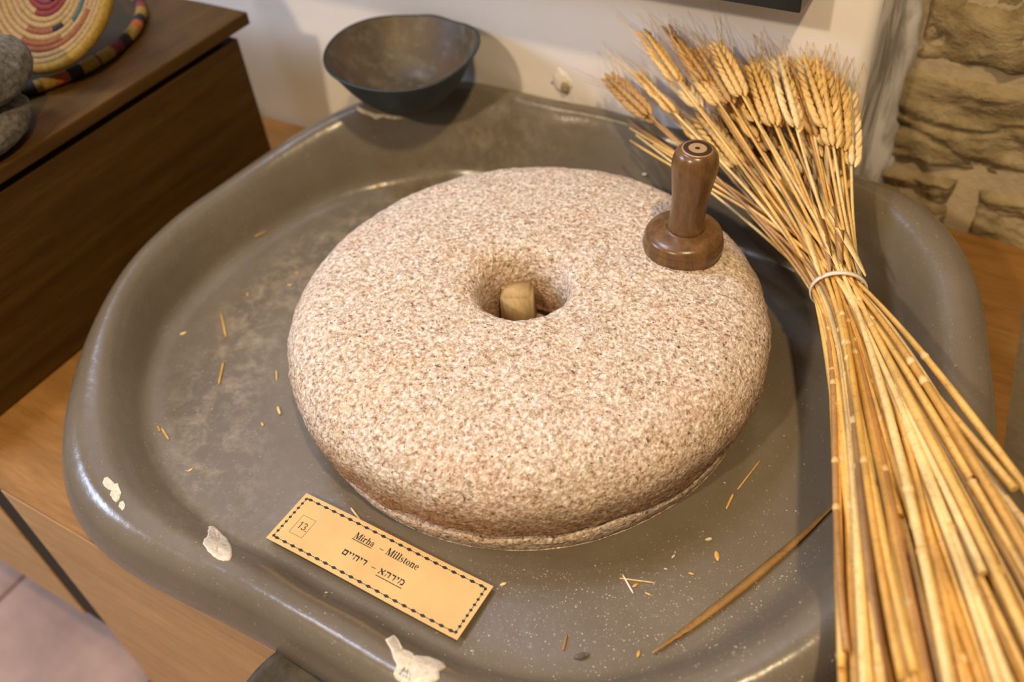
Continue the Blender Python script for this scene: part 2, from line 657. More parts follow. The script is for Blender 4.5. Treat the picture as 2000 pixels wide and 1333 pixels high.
# ------------------------------------------------------------------ bench under the basin
YB = -0.336
bench = thing('bench', 'low brown wooden bench along the wall carrying the grey clay basin', 'bench', (0, 0, ZF))
# top board with a slanting right end
pts = [(-1.5, YB), (0.495, YB), (0.4215, 0.129), (0.403, 0.36), (0.396, YN - 0.006), (XC + 0.012, YN - 0.006), (XC + 0.012, YW - 0.006), (-1.5, YW - 0.006)]
bm = bmesh.new()
lo = [bm.verts.new((x, y, ZB - 0.004)) for x, y in pts]
hi = [bm.verts.new((x, y, ZB)) for x, y in pts]
bm.faces.new(hi)
bm.faces.new(lo[::-1])
for i in range(len(pts)):
    k = (i + 1) % len(pts)
    bm.faces.new((lo[i], lo[k], hi[k], hi[i]))
bmesh.ops.bevel(bm, geom=[e for e in bm.edges if abs(e.verts[0].co.z - e.verts[1].co.z) < 1e-6 and e.verts[0].co.z > ZB - 0.01],
                offset=0.001, segments=2, affect='EDGES')
bm_obj('bench_top', bm, M_BENCH_TOP, bench)
box('front_panel', (-0.421, YB - 0.0005, ZF), (0.49, YB + 0.019, ZB - 0.0042), M_BENCH_FRONT, bench, 0.001)['label'] = 'tan front panel'
box('gap_shade_strip', (-0.4675, YB + 0.0015, -0.408), (-0.4215, YB + 0.019, ZB - 0.0042), M_GAP, bench, 0)['label'] = 'black strip for the shade in the gap'  # fills the open gap; its shade is put into the black colour
box('apron_panel', (-1.5, YB - 0.0005, -0.414), (-0.468, YB + 0.019, ZB - 0.0042), M_BENCH_FRONT, bench, 0.001)
box('end_panel', (0.36, YB + 0.03, ZF), (0.385, YW - 0.01, ZB - 0.0045), M_CABINET, bench, 0.0015)

# ------------------------------------------------------------------ cabinet on the left
XS = -0.500
cab = thing('cabinet', 'dark wooden cabinet with overhanging top at the left of the basin', 'cabinet', (-0.8, 0, ZB))
box('body', (-1.25, -0.325, ZB + 0.0005), (XS, 0.190, 0.093), M_CABINET, cab, 0.002)
box('shadow_gap_rail', (-1.24, -0.311, 0.0935), (XS - 0.014, 0.176, 0.1035), M_GAP, cab, 0)
box('top', (-1.26, -0.335, 0.104), (XS + 0.008, 0.209, 0.119), M_CABINET, cab, 0.002)
ZC = 0.119

# ------------------------------------------------------------------ clay basin
FLOOR_Z = -0.065
BC = Vector((-0.03, 0.0))
OUT = [(-0.446, -0.0), (-0.443, -0.058), (-0.431, -0.115), (-0.412, -0.17), (-0.387, -0.223), (-0.354, -0.272), (-0.312, -0.313),
       (-0.26, -0.341), (-0.201, -0.35), (-0.143, -0.348), (-0.091, -0.345), (-0.042, -0.344), (0.006, -0.344), (0.056, -0.346), (0.11,
       -0.346), (0.164, -0.337), (0.217, -0.316), (0.265, -0.285), (0.307, -0.245), (0.344, -0.199), (0.373, -0.147), (0.396, -0.09),
       (0.409, -0.031), (0.408, 0.031), (0.395, 0.09), (0.377, 0.148), (0.357, 0.206), (0.327, 0.259), (0.281, 0.301), (0.218, 0.318),
       (0.156, 0.322), (0.103, 0.328), (0.052, 0.329), (0.004, 0.323), (-0.041, 0.328), (-0.088, 0.329), (-0.135, 0.324), (-0.189,
       0.325), (-0.248, 0.322), (-0.306, 0.307), (-0.346, 0.265), (-0.378, 0.218), (-0.404, 0.166), (-0.425, 0.113), (-0.439, 0.058)]
INN = [(0.02, -0.288), (0.12, -0.286), (0.20, -0.255), (0.265, -0.185), (0.300, -0.10), (0.315, 0.0), (0.31, 0.09), (0.28, 0.17),
       (0.22, 0.225), (0.12, 0.250), (0.0, 0.255), (-0.12, 0.250), (-0.24, 0.230), (-0.325, 0.165), (-0.365, 0.088), (-0.382, 0.006), (-0.385, -0.056),
       (-0.367, -0.137), (-0.324, -0.196), (-0.276, -0.238), (-0.218, -0.268), (-0.160, -0.285), (-0.07, -0.286)]


def polar(poly):
    A = []
    for x, y in poly:
        A.append((math.atan2(y - BC.y, x - BC.x), math.hypot(x - BC.x, y - BC.y)))
    A.sort()
    a = np.array([p[0] for p in A])
    r = np.array([p[1] for p in A])
    a = np.concatenate([a - 2 * PI, a, a + 2 * PI])
    r = np.concatenate([r, r, r])
    g = np.linspace(-PI, PI, 721)
    v = np.interp(g, a, r)
    k = np.hanning(25)
    k /= k.sum()
    vv = np.concatenate([v[:-1], v[:-1], v[:-1]])
    s = np.convolve(vv, k, 'same')[720:1440]
    return lambda ang: float(np.interp((ang + PI) % (2 * PI), np.linspace(0, 2 * PI, 721), np.append(s, s[0])))


R_OUT, R_IN = polar(OUT), polar(INN)
NA = 288


def crest_z(x, y):
    z = -0.032 + 0.032 * smooth01((y + 0.34) / 0.26)             # low along the front
    z += 0.030 * smooth01((y - 0.02) / 0.28)                      # higher against the wall
    z += 0.004 * math.exp(-((x + 0.29) ** 2 + (y - 0.25) ** 2) / 0.012)   # shoulder under the bowl
    return z


def basin_profile(a):
    ro, ri = R_OUT(a), R_IN(a)
    ca, sa = math.cos(a), math.sin(a)
    zc = crest_z(BC.x + ro * ca, BC.y + ro * sa)
    wdt = ro - ri
    H = zc - FLOOR_Z
    # station: (radius, z)
    P = [(0.0, FLOOR_Z), (ri * 0.35, FLOOR_Z), (ri * 0.7, FLOOR_Z), (ri - 0.030, FLOOR_Z - 0.0005), (ri - 0.008, FLOOR_Z + 0.0005),
         (ri + 0.07 * wdt, FLOOR_Z + 0.12 * H), (ri + 0.20 * wdt, FLOOR_Z + 0.42 * H), (ri + 0.33 * wdt, FLOOR_Z + 0.72 * H),
         (ri + 0.45 * wdt, FLOOR_Z + 0.90 * H), (ri + 0.57 * wdt, zc - 0.0010), (ri + 0.70 * wdt, zc - 0.0004), (ri + 0.82 * wdt, zc - 0.0045), (ri + 0.92 * wdt, zc - 0.0115), (ro - 0.001, zc - 0.022),
         (ro + 0.003, zc - 0.036), (ro + 0.001, zc - 0.054), (ro - 0.008, -0.096), (ro - 0.022, ZB + 0.0015), (ro - 0.05, ZB + 0.0008), (0.1, ZB + 0.0008)]
    return catmull(P, 4)


V, Fc = [], []
for j in range(NA):
    a = 2 * PI * j / NA
    prof = basin_profile(a)
    for (r, z) in prof:
        x, y = BC.x + r * math.cos(a), BC.y + r * math.sin(a)
        if y > YW - 0.004:
            y = YW - 0.004
        k = smooth01((r - 0.25) / 0.08)
        z += k * 0.0022 * noise.noise(Vector((x * 11, y * 11, 3.3))) if z > ZB + 0.004 else 0
        V.append((x, y, z))
m = len(prof)
for j in range(NA):
    k = (j + 1) % NA
    for i in range(m - 1):
        if i == 0:
            Fc.append((j * m, j * m + 1, k * m + 1))
        else:
            Fc.append((j * m + i, j * m + i + 1, k * m + i + 1, k * m + i))
basin_root = thing('clay_basin', 'wide grey painted clay basin holding the millstone, its glossy rim chipped', 'basin', (0, 0, ZB))
basin = mesh_obj('basin_body', V, Fc, M_BASIN, basin_root, True)
BASIN_BVH = BVHTree.FromPolygons([Vector(v) for v in V], Fc)


def on_basin(px, py):
    p, n, i, d = BASIN_BVH.ray_cast(CAM, ray(px, py))
    return p, (n if n is not None and n.dot(ray(px, py)) < 0 else -n)


def drop(x, y, z0=0.5):
    p, n, i, d = BASIN_BVH.ray_cast(Vector((x, y, z0)), Vector((0, 0, -1)))
    return p, (n if n.z > 0 else -n)


# flour spout: a dark scooped lip below the front rim
M_SPOUT = plain('shaded_clay', (0.060, 0.050, 0.038), 0.6, 0.35, 60, 0.4, 0.0015, 0.3)  # basin grey darkened, shade below the rim put into the colour
sp_c = Vector((0.034, -0.372, -0.080))
prof = [(0.0, -0.020), (0.03, -0.018), (0.050, -0.012), (0.062, -0.004), (0.068, 0.0), (0.072, -0.001), (0.0745, -0.006), (0.074, -0.016),
        (0.066, -0.030), (0.045, -0.0385), (0.0, -0.039)]
V, Fc = lathe(catmull(prof, 3), 72, sp_c)
spout = mesh_obj('spout', V, Fc, M_SPOUT, basin_root, True)
spout['label'] = 'dark scooped spout lip'


# chips where the paint has come off and the cream plaster shows
def chip(poly_px, seed):
    cx = sum(p[0] for p in poly_px) / len(poly_px)
    cy = sum(p[1] for p in poly_px) / len(poly_px)
    ring = []
    n = len(poly_px)
    fine = []
    for i in range(n):
        a, b = poly_px[i], poly_px[(i + 1) % n]
        L = math.hypot(b[0] - a[0], b[1] - a[1])
        k = max(1, int(L / 4))
        for s in range(k):
            t = s / k
            jx = 1.3 * noise.noise(Vector((a[0] + (b[0] - a[0]) * t, a[1] * 0.5, seed)))
            jy = 1.3 * noise.noise(Vector((a[1] + (b[1] - a[1]) * t, a[0] * 0.5, seed + 5)))
            fine.append((a[0] + (b[0] - a[0]) * t + jx * 1.6, a[1] + (b[1] - a[1]) * t + jy * 1.6))
    V, Fc = [], []
    K = len(fine)
    levels = [(1.0, -0.0008), (0.98, 0.0006), (0.86, 0.0007), (0.6, 0.0003), (0.3, 0.0004)]
    for (s, h) in levels:
        for (x, y) in fine:
            p, nn = on_basin(cx + (x - cx) * s, cy + (y - cy) * s)
            hh = h + (0.0006 * noise.noise(Vector((x * 0.15, y * 0.15, seed * 2 + s))) if s < 0.95 else 0)
            V.append(p + nn * hh)
    p, nn = on_basin(cx, cy)
    V.append(p + nn * 0.0004)
    for l in range(len(levels) - 1):
        for i in range(K):
            k = (i + 1) % K
            Fc.append((l * K + i, l * K + k, (l + 1) * K + k, (l + 1) * K + i))
    l = len(levels) - 1
    for i in range(K):
        Fc.append((l * K + i, l * K + (i + 1) % K, len(V) - 1))
    o = mesh_obj('plaster_chip', V, Fc, M_CHIP, basin_root, True)
    o['label'] = 'bare cream patch'
    return o


chip([(203, 935), (210, 932), (221, 941), (224, 946), (231, 944), (234, 953), (238, 964), (233, 978), (226, 982), (219, 975),
      (215, 968), (217, 959), (207, 953), (200, 944)], 1)
chip([(234, 982), (241, 980), (245, 986), (242, 995), (238, 998), (232, 991)], 2)
chip([(408, 1029), (417, 1028), (429, 1040), (443, 1052), (452, 1070), (454, 1086), (450, 1095), (436, 1097), (424, 1093),
      (405, 1077), (396, 1063), (398, 1054), (404, 1050)], 3)
chip([(762, 1244), (770, 1241), (778, 1256), (783, 1268), (797, 1272), (810, 1279), (806, 1282), (838, 1284), (868, 1296), (872, 1305), (858, 1312),
      (860, 1325), (845, 1338), (800, 1345), (775, 1330), (768, 1318), (775, 1300), (768, 1285), (763, 1270), (752, 1250)], 4)

chip([(696, 208), (706, 214), (718, 217), (730, 222), (745, 224), (770, 227), (792, 231), (770, 233), (748, 229), (735, 233), (722, 226), (706, 221), (698, 215)], 5)

# ------------------------------------------------------------------ millstones
mill = thing('millstone', 'round pale granite millstone with a central hole lying in the grey clay basin', 'millstone', (0, 0, FLOOR_Z))


def grain(p, amp):
    q = Vector(p)
    return amp * (0.6 * noise.noise(q * 95) + 0.5 * noise.noise(q * 210) + 0.9 * noise.noise(q * 32))


def top_stone():
    P = [(0.041, -0.030), (0.0405, -0.010), (0.040, 0.010), (0.0405, 0.022), (0.043, 0.033), (0.049, 0.0405), (0.058, 0.0435), (0.080, 0.0440), (0.11, 0.0432),
         (0.14, 0.0418), (0.165, 0.0395), (0.188, 0.0345), (0.2040, 0.0260), (0.2155, 0.0130), (0.2210, -0.001), (0.2208, -0.014), (0.2188, -0.026),
         (0.2168, -0.0345), (0.2135, -0.0374), (0.200, -0.0384), (0.10, -0.0375), (0.05, -0.035)]
    prof = catmull(P, 6)
    n = 560
    V, Fc = [], []
    m = len(prof)
    for j in range(n):
        a = 2 * PI * j / n
        ca, sa = math.cos(a), math.sin(a)
        wob = 1 + 0.006 * noise.noise(Vector((ca * 1.3, sa * 1.3, 4.0))) + 0.006 * noise.noise(Vector((ca * 4, sa * 4, 9.0)))
        seam = 0.0050 * noise.noise(Vector((ca * 3.1, sa * 3.1, 21.0))) + 0.0022 * noise.noise(Vector((ca * 9, sa * 9, 2.0)))
        for (r, z) in prof:
            out = smooth01((r - 0.12) / 0.08)
            rr = r * (1 + (wob - 1) * (out if r > 0.1 else 0.9))
            zz = z
            if z < -0.018 and r > 0.12:
                zz += seam * smooth01((-0.018 - z) / 0.015)
            p = Vector((rr * ca, rr * sa, zz))
            g = grain(p, 0.0018)
            rad = Vector((ca, sa, 0))
            nd = rad if z < 0.02 and r > 0.19 else (Vector((0, 0, 1)) if r > 0.05 else -rad)
            V.append(p + nd * g)
    for j in range(n):
        k = (j + 1) % n
        for i in range(m):
            i2 = (i + 1) % m
            Fc.append((j * m + i, k * m + i, k * m + i2, j * m + i2))
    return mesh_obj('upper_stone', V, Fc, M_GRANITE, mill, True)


top_stone()


def low_stone():
    P = [(0.0, -0.0395), (0.1, -0.0395), (0.19, -0.0400), (0.206, -0.0408), (0.2125, -0.0428), (0.2145, -0.0468), (0.2136, -0.052), (0.2114, -0.059), (0.2092, -0.0640),
         (0.2080, -0.0646), (0.200, -0.0647), (0.1, -0.0646), (0.0, -0.0646)]
    prof = catmull(P, 5)
    n = 360
    V, Fc = [], []
    m = len(prof)
    for j in range(n):
        a = 2 * PI * j / n
        ca, sa = math.cos(a), math.sin(a)
        seam = 0.0050 * noise.noise(Vector((ca * 3.1, sa * 3.1, 21.0))) + 0.0022 * noise.noise(Vector((ca * 9, sa * 9, 2.0)))
        wob = 0.0035 * noise.noise(Vector((ca * 1.7, sa * 1.7, 14.0)))
        for (r, z) in prof:
            o = smooth01((r - 0.15) / 0.05)
            p = Vector(((r + wob * o) * ca, (r + wob * o) * sa, z + (seam if z > -0.05 else 0) * o * (1.0 if r > 0.18 else 0.0)))
            if r > 0.19 and z > -0.063:
                p += Vector((ca, sa, 0)) * grain(p, 0.0010)
            V.append(p)
    for j in range(n):
        k = (j + 1) % n
        for i in range(m - 1):
            Fc.append((j * m + i, k * m + i, k * m + i + 1, j * m + i + 1))
    o = mesh_obj('lower_stone', V, Fc, M_GRANITE_LOW, mill, True)
    return o


low_stone()

# wooden spindle and cross bar seen through the eye of the stone
pc = at_z(1011, 560, 0.010)
bm = bmesh.new()
bmesh.ops.create_cube(bm, size=1.0)
bmesh.ops.bevel(bm, geom=[e for e in bm.edges], offset=0.09, segments=3, affect='EDGES')
rz = Matrix.Rotation(math.radians(24), 3, 'Z')
for v in bm.verts:
    q = rz @ Vector((v.co.x * 0.031 * (1 - 0.12 * v.co.z), v.co.y * 0.026, 0))
    v.co = Vector((pc.x + q.x, pc.y - 0.002 + q.y, -0.0355 + (v.co.z + 0.5) * 0.0455))
bm_obj('spindle', bm, M_PEG, mill, True)['label'] = 'pale wooden spindle'
box('cross_bar', (-0.037, -0.016, -0.0385), (0.037, 0.014, -0.028), M_PEG, mill, 0.002)['label'] = 'pale wooden bar'

# turned handle standing on the upper stone
hx, hy = 0.1085, 0.108
hz = 0.0385
handle = thing('mill_handle', 'turned dark brown wooden handle on a round foot standing on the millstone', 'handle', (hx, hy, hz))
R_ = 0.0365
P = [(0.0, 0.0), (R_ * 0.9, 0.0), (R_ * 0.97, 0.0015), (R_, 0.006), (R_ * 1.0, 0.010), (R_ * 0.965, 0.0128), (R_ * 0.975, 0.0148), (R_ * 0.93, 0.0195), (R_ * 0.82, 0.0225),
     (R_ * 0.66, 0.0242), (0.0175, 0.0255), (0.0160, 0.0270)]
V, Fc = lathe(catmull(P, 4), 72, (hx, hy, hz))
mesh_obj('foot', V, Fc, M_TURNED, handle, True)
lean = Vector((0.055, 0.03, 1.0)).normalized()
P = [(0.0, 0.022), (0.0166, 0.0235), (0.0158, 0.034), (0.0156, 0.046), (0.0164, 0.060), (0.0182, 0.075), (0.0197, 0.087), (0.0198, 0.095),
     (0.0180, 0.1025), (0.0150, 0.1065), (0.0134, 0.1072)]
V, Fc = lathe(catmull(P, 4), 56)
q = Vector((0, 0, 1)).rotation_difference(lean)
base_h = Vector((hx, hy, hz))
V = [base_h + q @ Vector(v) for v in V]
mesh_obj('grip', V, Fc, M_TURNED, handle, True)
P = [(0.0, 0.1076), (0.005, 0.1077), (0.010, 0.1076), (0.0136, 0.1071), (0.0132, 0.1055), (0.0, 0.1055)]
V, Fc = lathe(P, 40)
top_c = Vector((0, 0, 0.1076))
ke_loc = base_h + q @ top_c
ke = mesh_obj('grip_end', [q @ (Vector(v) - top_c) for v in V], Fc, M_KNOB_END, None, True)
ke.parent = handle
ke.location = ke_loc - base_h
ke['label'] = 'end grain with dark rings'

# ------------------------------------------------------------------ iron bowl on the back rim
bx, by, bz = -0.283, 0.229, 0.0405
bowl = thing('metal_bowl', 'dark metal bowl with a dented rim standing on the basin rim by the wall', 'bowl', (bx, by, bz))
outer = [(0.0, 0.0), (0.036, 0.0005), (0.044, 0.004), (0.060, 0.018), (0.074, 0.034), (0.086, 0.050), (0.0925, 0.0585), (0.0945, 0.0605)]
inner = [(0.0935, 0.0625), (0.0910, 0.0612), (0.084, 0.0510), (0.072, 0.0355), (0.056, 0.0195), (0.040, 0.0070), (0.028, 0.0042), (0.0, 0.0035)]


def dent(a, i, r, z):
    k = smooth01(z / 0.06)
    rr = r * (1 - 0.055 * k) * (1 + k * (0.012 * math.cos(2 * a + 0.6) - 0.013 * math.exp(-((((a - 1.35) + PI) % (2 * PI)) - PI) ** 2 / 0.03)))
    zz = z + k * (0.0032 * math.sin(2 * a + 1.0) + 0.002 * math.sin(3 * a) + 0.003 * math.exp(-((((a - 1.75) + PI) % (2 * PI)) - PI) ** 2 / 0.05))
    return rr, zz


V, Fc = lathe(catmull(outer + inner[:2], 4), 96, (bx, by, bz), dent)
mesh_obj('bowl_shell', V, Fc, M_BOWL_OUT, bowl, True)
V, Fc = lathe(catmull(inner[1:], 4), 96, (bx, by, bz + 0.0003), dent)
mesh_obj('bowl_inside', V, Fc, M_BOWL_IN, bowl, True)['label'] = 'rust brown dusty inside'

# ------------------------------------------------------------------ printed card
card = thing('label_card', 'tan paper card with a black diamond border and two lines of print', 'label', (-0.001, -0.253, -0.058))
O = Vector((-0.0965, -0.2785, 0))
CW, CH = 0.1925, 0.0525
rot = math.radians(-0.35)


def card_pt(u, v, h):
    x = O.x + math.cos(rot) * u - math.sin(rot) * v
    y = O.y + math.sin(rot) * u + math.cos(rot) * v
    z = -0.0600 + 0.0015 * (1 - v / CH) + 0.0008 * math.sin(u * 30) + h
    return Vector((x, y, z))


nu, nv = 40, 12
V, Fc = [], []
for s, h in ((0, 0.0004), (1, 0.0)):
    for j in range(nv + 1):
        for i in range(nu + 1):
            V.append(card_pt(CW * i / nu, CH * j / nv, h))
mm = nu + 1
half = mm * (nv + 1)
for j in range(nv):
    for i in range(nu):
        f = (j * mm + i, j * mm + i + 1, (j + 1) * mm + i + 1, (j + 1) * mm + i)
        Fc.append(f)
        Fc.append(tuple(half + k for k in f[::-1]))
bd = [i for i in range(mm)] + [j * mm + nu for j in range(1, nv + 1)] + [nv * mm + i for i in range(nu - 1, -1, -1)] + [j * mm for j in range(nv - 1, 0, -1)]
for i in range(len(bd)):
    a, b = bd[i], bd[(i + 1) % len(bd)]
    Fc.append((a, half + a, half + b, b))
mesh_obj('paper', V, Fc, M_CARD, card, False)

INK_H = 0.00052


class Ink:
    def __init__(self):
        self.V, self.F = [], []

    def poly(self, pts):
        b = len(self.V)
        self.V += [card_pt(u, v, INK_H) for u, v in pts]
        self.F.append(tuple(range(b, b + len(pts))))

    def stroke(self, pts, ws):
        """quad strip with a width for each point"""
        n = len(pts)
        L = []
        for i, (x, y) in enumerate(pts):
            ax, ay = pts[max(i - 1, 0)]
            bx_, by_ = pts[min(i + 1, n - 1)]
            dx, dy = bx_ - ax, by_ - ay
            l = math.hypot(dx, dy) or 1
            wd = (ws[i] if hasattr(ws, '__len__') else ws) / 2
            L.append(((x - dy / l * wd, y + dx / l * wd), (x + dy / l * wd, y - dx / l * wd)))
        for i in range(n - 1):
            self.poly([L[i][0], L[i][1], L[i + 1][1], L[i + 1][0]])

    def arc(self, cx, cy, rx, ry, tx, ty, a0, a1, k=18):
        for i in range(k):
            q0 = math.radians(a0 + (a1 - a0) * i / k)
            q1 = math.radians(a0 + (a1 - a0) * (i + 1) / k)
            self.poly([(cx + rx * math.cos(q0), cy + ry * math.sin(q0)), (cx + rx * math.cos(q1), cy + ry * math.sin(q1)),
                       (cx + (rx - tx) * math.cos(q1), cy + (ry - ty) * math.sin(q1)), (cx + (rx - tx) * math.cos(q0), cy + (ry - ty) * math.sin(q0))])

    def build(self, name):
        return mesh_obj(name, self.V, self.F, M_INK, card, False)


class Glyphs:
    """small bold serif alphabet: only the letters the card needs; unit = x height 0.68, capitals 1.0"""

    def __init__(self, ink, x, y, s):
        self.ink, self.x, self.y, self.s = ink, x, y, s

    def T(self, pts):
        return [(self.x + u * self.s, self.y + v * self.s) for u, v in pts]

    def st(self, pts, ws):
        self.ink.stroke(self.T(pts), [w_ * self.s for w_ in ws] if hasattr(ws, '__len__') else ws * self.s)

    def rect(self, x0, y0, x1, y1):
        self.ink.poly(self.T([(x0, y0), (x1, y0), (x1, y1), (x0, y1)]))

    def ar(self, cx, cy, rx, ry, tx, ty, a0, a1):
        self.ink.arc(self.x + cx * self.s, self.y + cy * self.s, rx * self.s, ry * self.s, tx * self.s, ty * self.s, a0, a1)

    def put(self, ch):
        B, Hh = 0.16, 0.055
        if ch == 'M':
            self.rect(0.02, 0, 0.24, Hh)
            self.rect(0.10, 0, 0.16, 1)
            self.rect(0.0, 0.945, 0.22, 1)
            self.st([(0.19, 1.0), (0.52, 0.0)], 0.19)
            self.st([(0.50, 0.0), (0.80, 1.0)], 0.06)
            self.rect(0.76, 0, 0.93, 1)
            self.rect(0.68, 0, 1.0, Hh)
            self.rect(0.80, 0.945, 1.0, 1)
            adv = 1.05
        elif ch == 'i':
            self.rect(0.08, 0, 0.24, 0.66)
            self.rect(0.0, 0, 0.32, Hh)
            self.rect(0.0, 0.61, 0.2, 0.66)
            self.ar(0.155, 0.88, 0.10, 0.10, 0.10, 0.10, 0, 360)
            adv = 0.36
        elif ch == 'l':
            self.rect(0.08, 0, 0.24, 1)
            self.rect(0.0, 0, 0.32, Hh)
            self.rect(0.0, 0.945, 0.2, 1)
            adv = 0.36
        elif ch == 'r':
            self.rect(0.08, 0, 0.24, 0.66)
            self.rect(0.0, 0, 0.34, Hh)
            self.rect(0.0, 0.61, 0.2, 0.66)
            self.st([(0.22, 0.46), (0.30, 0.60), (0.40, 0.64)], [0.05, 0.07, 0.1])
            self.ar(0.42, 0.57, 0.085, 0.085, 0.085, 0.085, 0, 360)
            adv = 0.54
        elif ch in 'hn':
            top = 1.0 if ch == 'h' else 0.66
            self.rect(0.08, 0, 0.24, top)
            self.rect(0.0, top - 0.055, 0.2, top)
            self.rect(0.0, 0, 0.31, Hh)
            self.ar(0.38, 0.44, 0.20, 0.24, 0.15, 0.09, 0, 150)
            self.rect(0.43, 0, 0.58, 0.45)
            self.rect(0.36, 0, 0.66, Hh)
            adv = 0.70
        elif ch == 'a':
            self.ar(0.24, 0.46, 0.20, 0.22, 0.13, 0.07, 0, 150)
            self.ar(0.10, 0.50, 0.075, 0.075, 0.075, 0.075, 0, 360)
            self.rect(0.31, 0.08, 0.44, 0.46)
            self.ar(0.21, 0.20, 0.19, 0.205, 0.12, 0.07, 70, 320)
            self.st([(0.37, 0.12), (0.43, 0.03), (0.54, 0.06)], [0.12, 0.08, 0.04])
            adv = 0.56
        elif ch == 's':
            self.st([(0.37, 0.50), (0.33, 0.60), (0.21, 0.645), (0.09, 0.58), (0.09, 0.47), (0.22, 0.36), (0.36, 0.25), (0.36, 0.10), (0.22, 0.02), (0.08, 0.06), (0.04, 0.19)],
                    [0.03, 0.05, 0.06, 0.10, 0.13, 0.17, 0.14, 0.10, 0.06, 0.05, 0.03])
            adv = 0.47
        elif ch == 't':
            self.rect(0.10, 0.06, 0.25, 0.80)
            self.rect(0.0, 0.60, 0.38, 0.66)
            self.st([(0.17, 0.08), (0.24, 0.02), (0.37, 0.07)], [0.14, 0.08, 0.04])
            adv = 0.42
        elif ch == 'o':
            self.ar(0.27, 0.33, 0.26, 0.345, 0.15, 0.05, 0, 360)
            adv = 0.58
        elif ch == 'e':
            self.ar(0.26, 0.33, 0.25, 0.345, 0.14, 0.055, 0, 318)
            self.rect(0.10, 0.33, 0.49, 0.385)
            adv = 0.54
        elif ch == '-':
            self.rect(0.0, 0.27, 0.62, 0.36)
            adv = 0.62
        elif ch == ' ':
            adv = 0.27
        # ---- Hebrew, unit height about 0.72
        elif ch == 'mem_final':
            self.st([(0.0, 0.70), (0.10, 0.60), (0.66, 0.60)], [0.04, 0.19, 0.19])
            self.st([(0.60, 0.66), (0.58, 0.0)], [0.17, 0.15])
            self.st([(0.65, 0.07), (0.06, 0.07)], 0.17)
            self.st([(0.13, 0.58), (0.10, 0.02)], [0.10, 0.14])
            adv = 0.80
        elif ch == 'yod':
            self.st([(0.0, 0.72), (0.06, 0.62), (0.24, 0.60)], [0.04, 0.18, 0.17])
            self.st([(0.20, 0.66), (0.20, 0.48), (0.10, 0.32)], [0.15, 0.12, 0.03])
            adv = 0.40
        elif ch == 'het':
            self.st([(0.0, 0.72), (0.08, 0.61), (0.64, 0.61)], [0.04, 0.18, 0.18])
            self.st([(0.58, 0.64), (0.57, 0.0)], [0.15, 0.13])
            self.st([(0.16, 0.58), (0.10, 0.0)], [0.06, 0.13])
            adv = 0.80
        elif ch == 'resh':
            self.st([(0.0, 0.72), (0.08, 0.61), (0.48, 0.61)], [0.04, 0.18, 0.18])
            self.st([(0.45, 0.68), (0.46, 0.45), (0.42, 0.0)], [0.14, 0.15, 0.10])
            adv = 0.68
        elif ch == 'he':
            self.st([(0.0, 0.72), (0.08, 0.61), (0.60, 0.61)], [0.04, 0.18, 0.18])
            self.st([(0.56, 0.66), (0.55, 0.0)], [0.15, 0.11])
            self.st([(0.15, 0.38), (0.08, 0.0)], [0.05, 0.12])
            adv = 0.78
        elif ch == 'alef':
            self.st([(0.0, 0.72), (0.12, 0.58), (0.56, 0.10), (0.68, 0.0)], [0.05, 0.20, 0.20, 0.06])
            self.st([(0.58, 0.72), (0.56, 0.55), (0.36, 0.34)], [0.16, 0.14, 0.04])
            self.st([(0.24, 0.44), (0.08, 0.22), (0.02, 0.0), (0.18, 0.02)], [0.04, 0.09, 0.13, 0.09])
            adv = 0.82
        elif ch == 'mem':
            self.st([(0.02, 0.0), (0.16, 0.44), (0.06, 0.72)], [0.12, 0.08, 0.12])
            self.st([(0.14, 0.56), (0.34, 0.66), (0.54, 0.58)], [0.05, 0.18, 0.14])
            self.st([(0.55, 0.62), (0.62, 0.40), (0.58, 0.04)], [0.10, 0.15, 0.14])
            self.st([(0.64, 0.07), (0.30, 0.07)], 0.15)
            adv = 0.78
        else:
            adv = 0.3
        self.x += adv * self.s

    def word(self, seq):
        x0 = self.x
        for ch in seq:
            self.put(ch)
        return x0, self.x


ink = Ink()
g = Glyphs(ink, 0.0660, 0.0352, 0.0062)
a0, a1 = g.word('Mirha')
ink.poly([(a0 - 0.0005, 0.0336), (a1 - 0.0002, 0.0336), (a1 - 0.0002, 0.0343), (a0 - 0.0005, 0.0343)])
g.x = 0.0918
g.word('-')
g.x = 0.0985
sc0 = g.s
g.s = 0.0066
g.word('Millstone')
ink.build('english_print')
ink = Ink()
g = Glyphs(ink, 0.0665, 0.0180, 0.0072)
g.word(['mem_final', 'yod', 'yod', 'het', 'yod', 'resh'])
g.x = 0.0962
g.s = 0.0068
g.word('-')
g.x = 0.1042
g.s = 0.0072
a0, a1 = g.word(['alef', 'he', 'resh', 'yod', 'mem'])
ink.poly([(a0 - 0.0005, 0.0153), (a1, 0.0153), (a1, 0.0160), (a0 - 0.0005, 0.0160)])
ink.build('hebrew_print')
ink = Ink()
x0, x1, y0, y1, t = 0.0135, 0.0275, 0.0140, 0.0330, 0.00028
for (p, q_) in (((x0, y0), (x1, y0)), ((x1, y0), (x1, y1)), ((x1, y1), (x0, y1)), ((x0, y1), (x0, y0))):
    ink.stroke([p, q_], t)
ink.stroke([(0.0163, 0.0258), (0.0182, 0.0274), (0.0182, 0.0204)], [0.0006, 0.0008, 0.0008])
ink.arc(0.0222, 0.0256, 0.0020, 0.0018, 0.0007, 0.0007, -80, 160)
ink.arc(0.0222, 0.0222, 0.0022, 0.0019, 0.0007, 0.0007, -160, 85)
ink.arc(0.0258, 0.0206, 0.0005, 0.0005, 0.0005, 0.0005, 0, 360, 8)
ink.build('number_print')
ink = Ink()


def dia(u, v, a, b):
    ink.poly([(u - a, v), (u, v - b), (u + a, v), (u, v + b)])


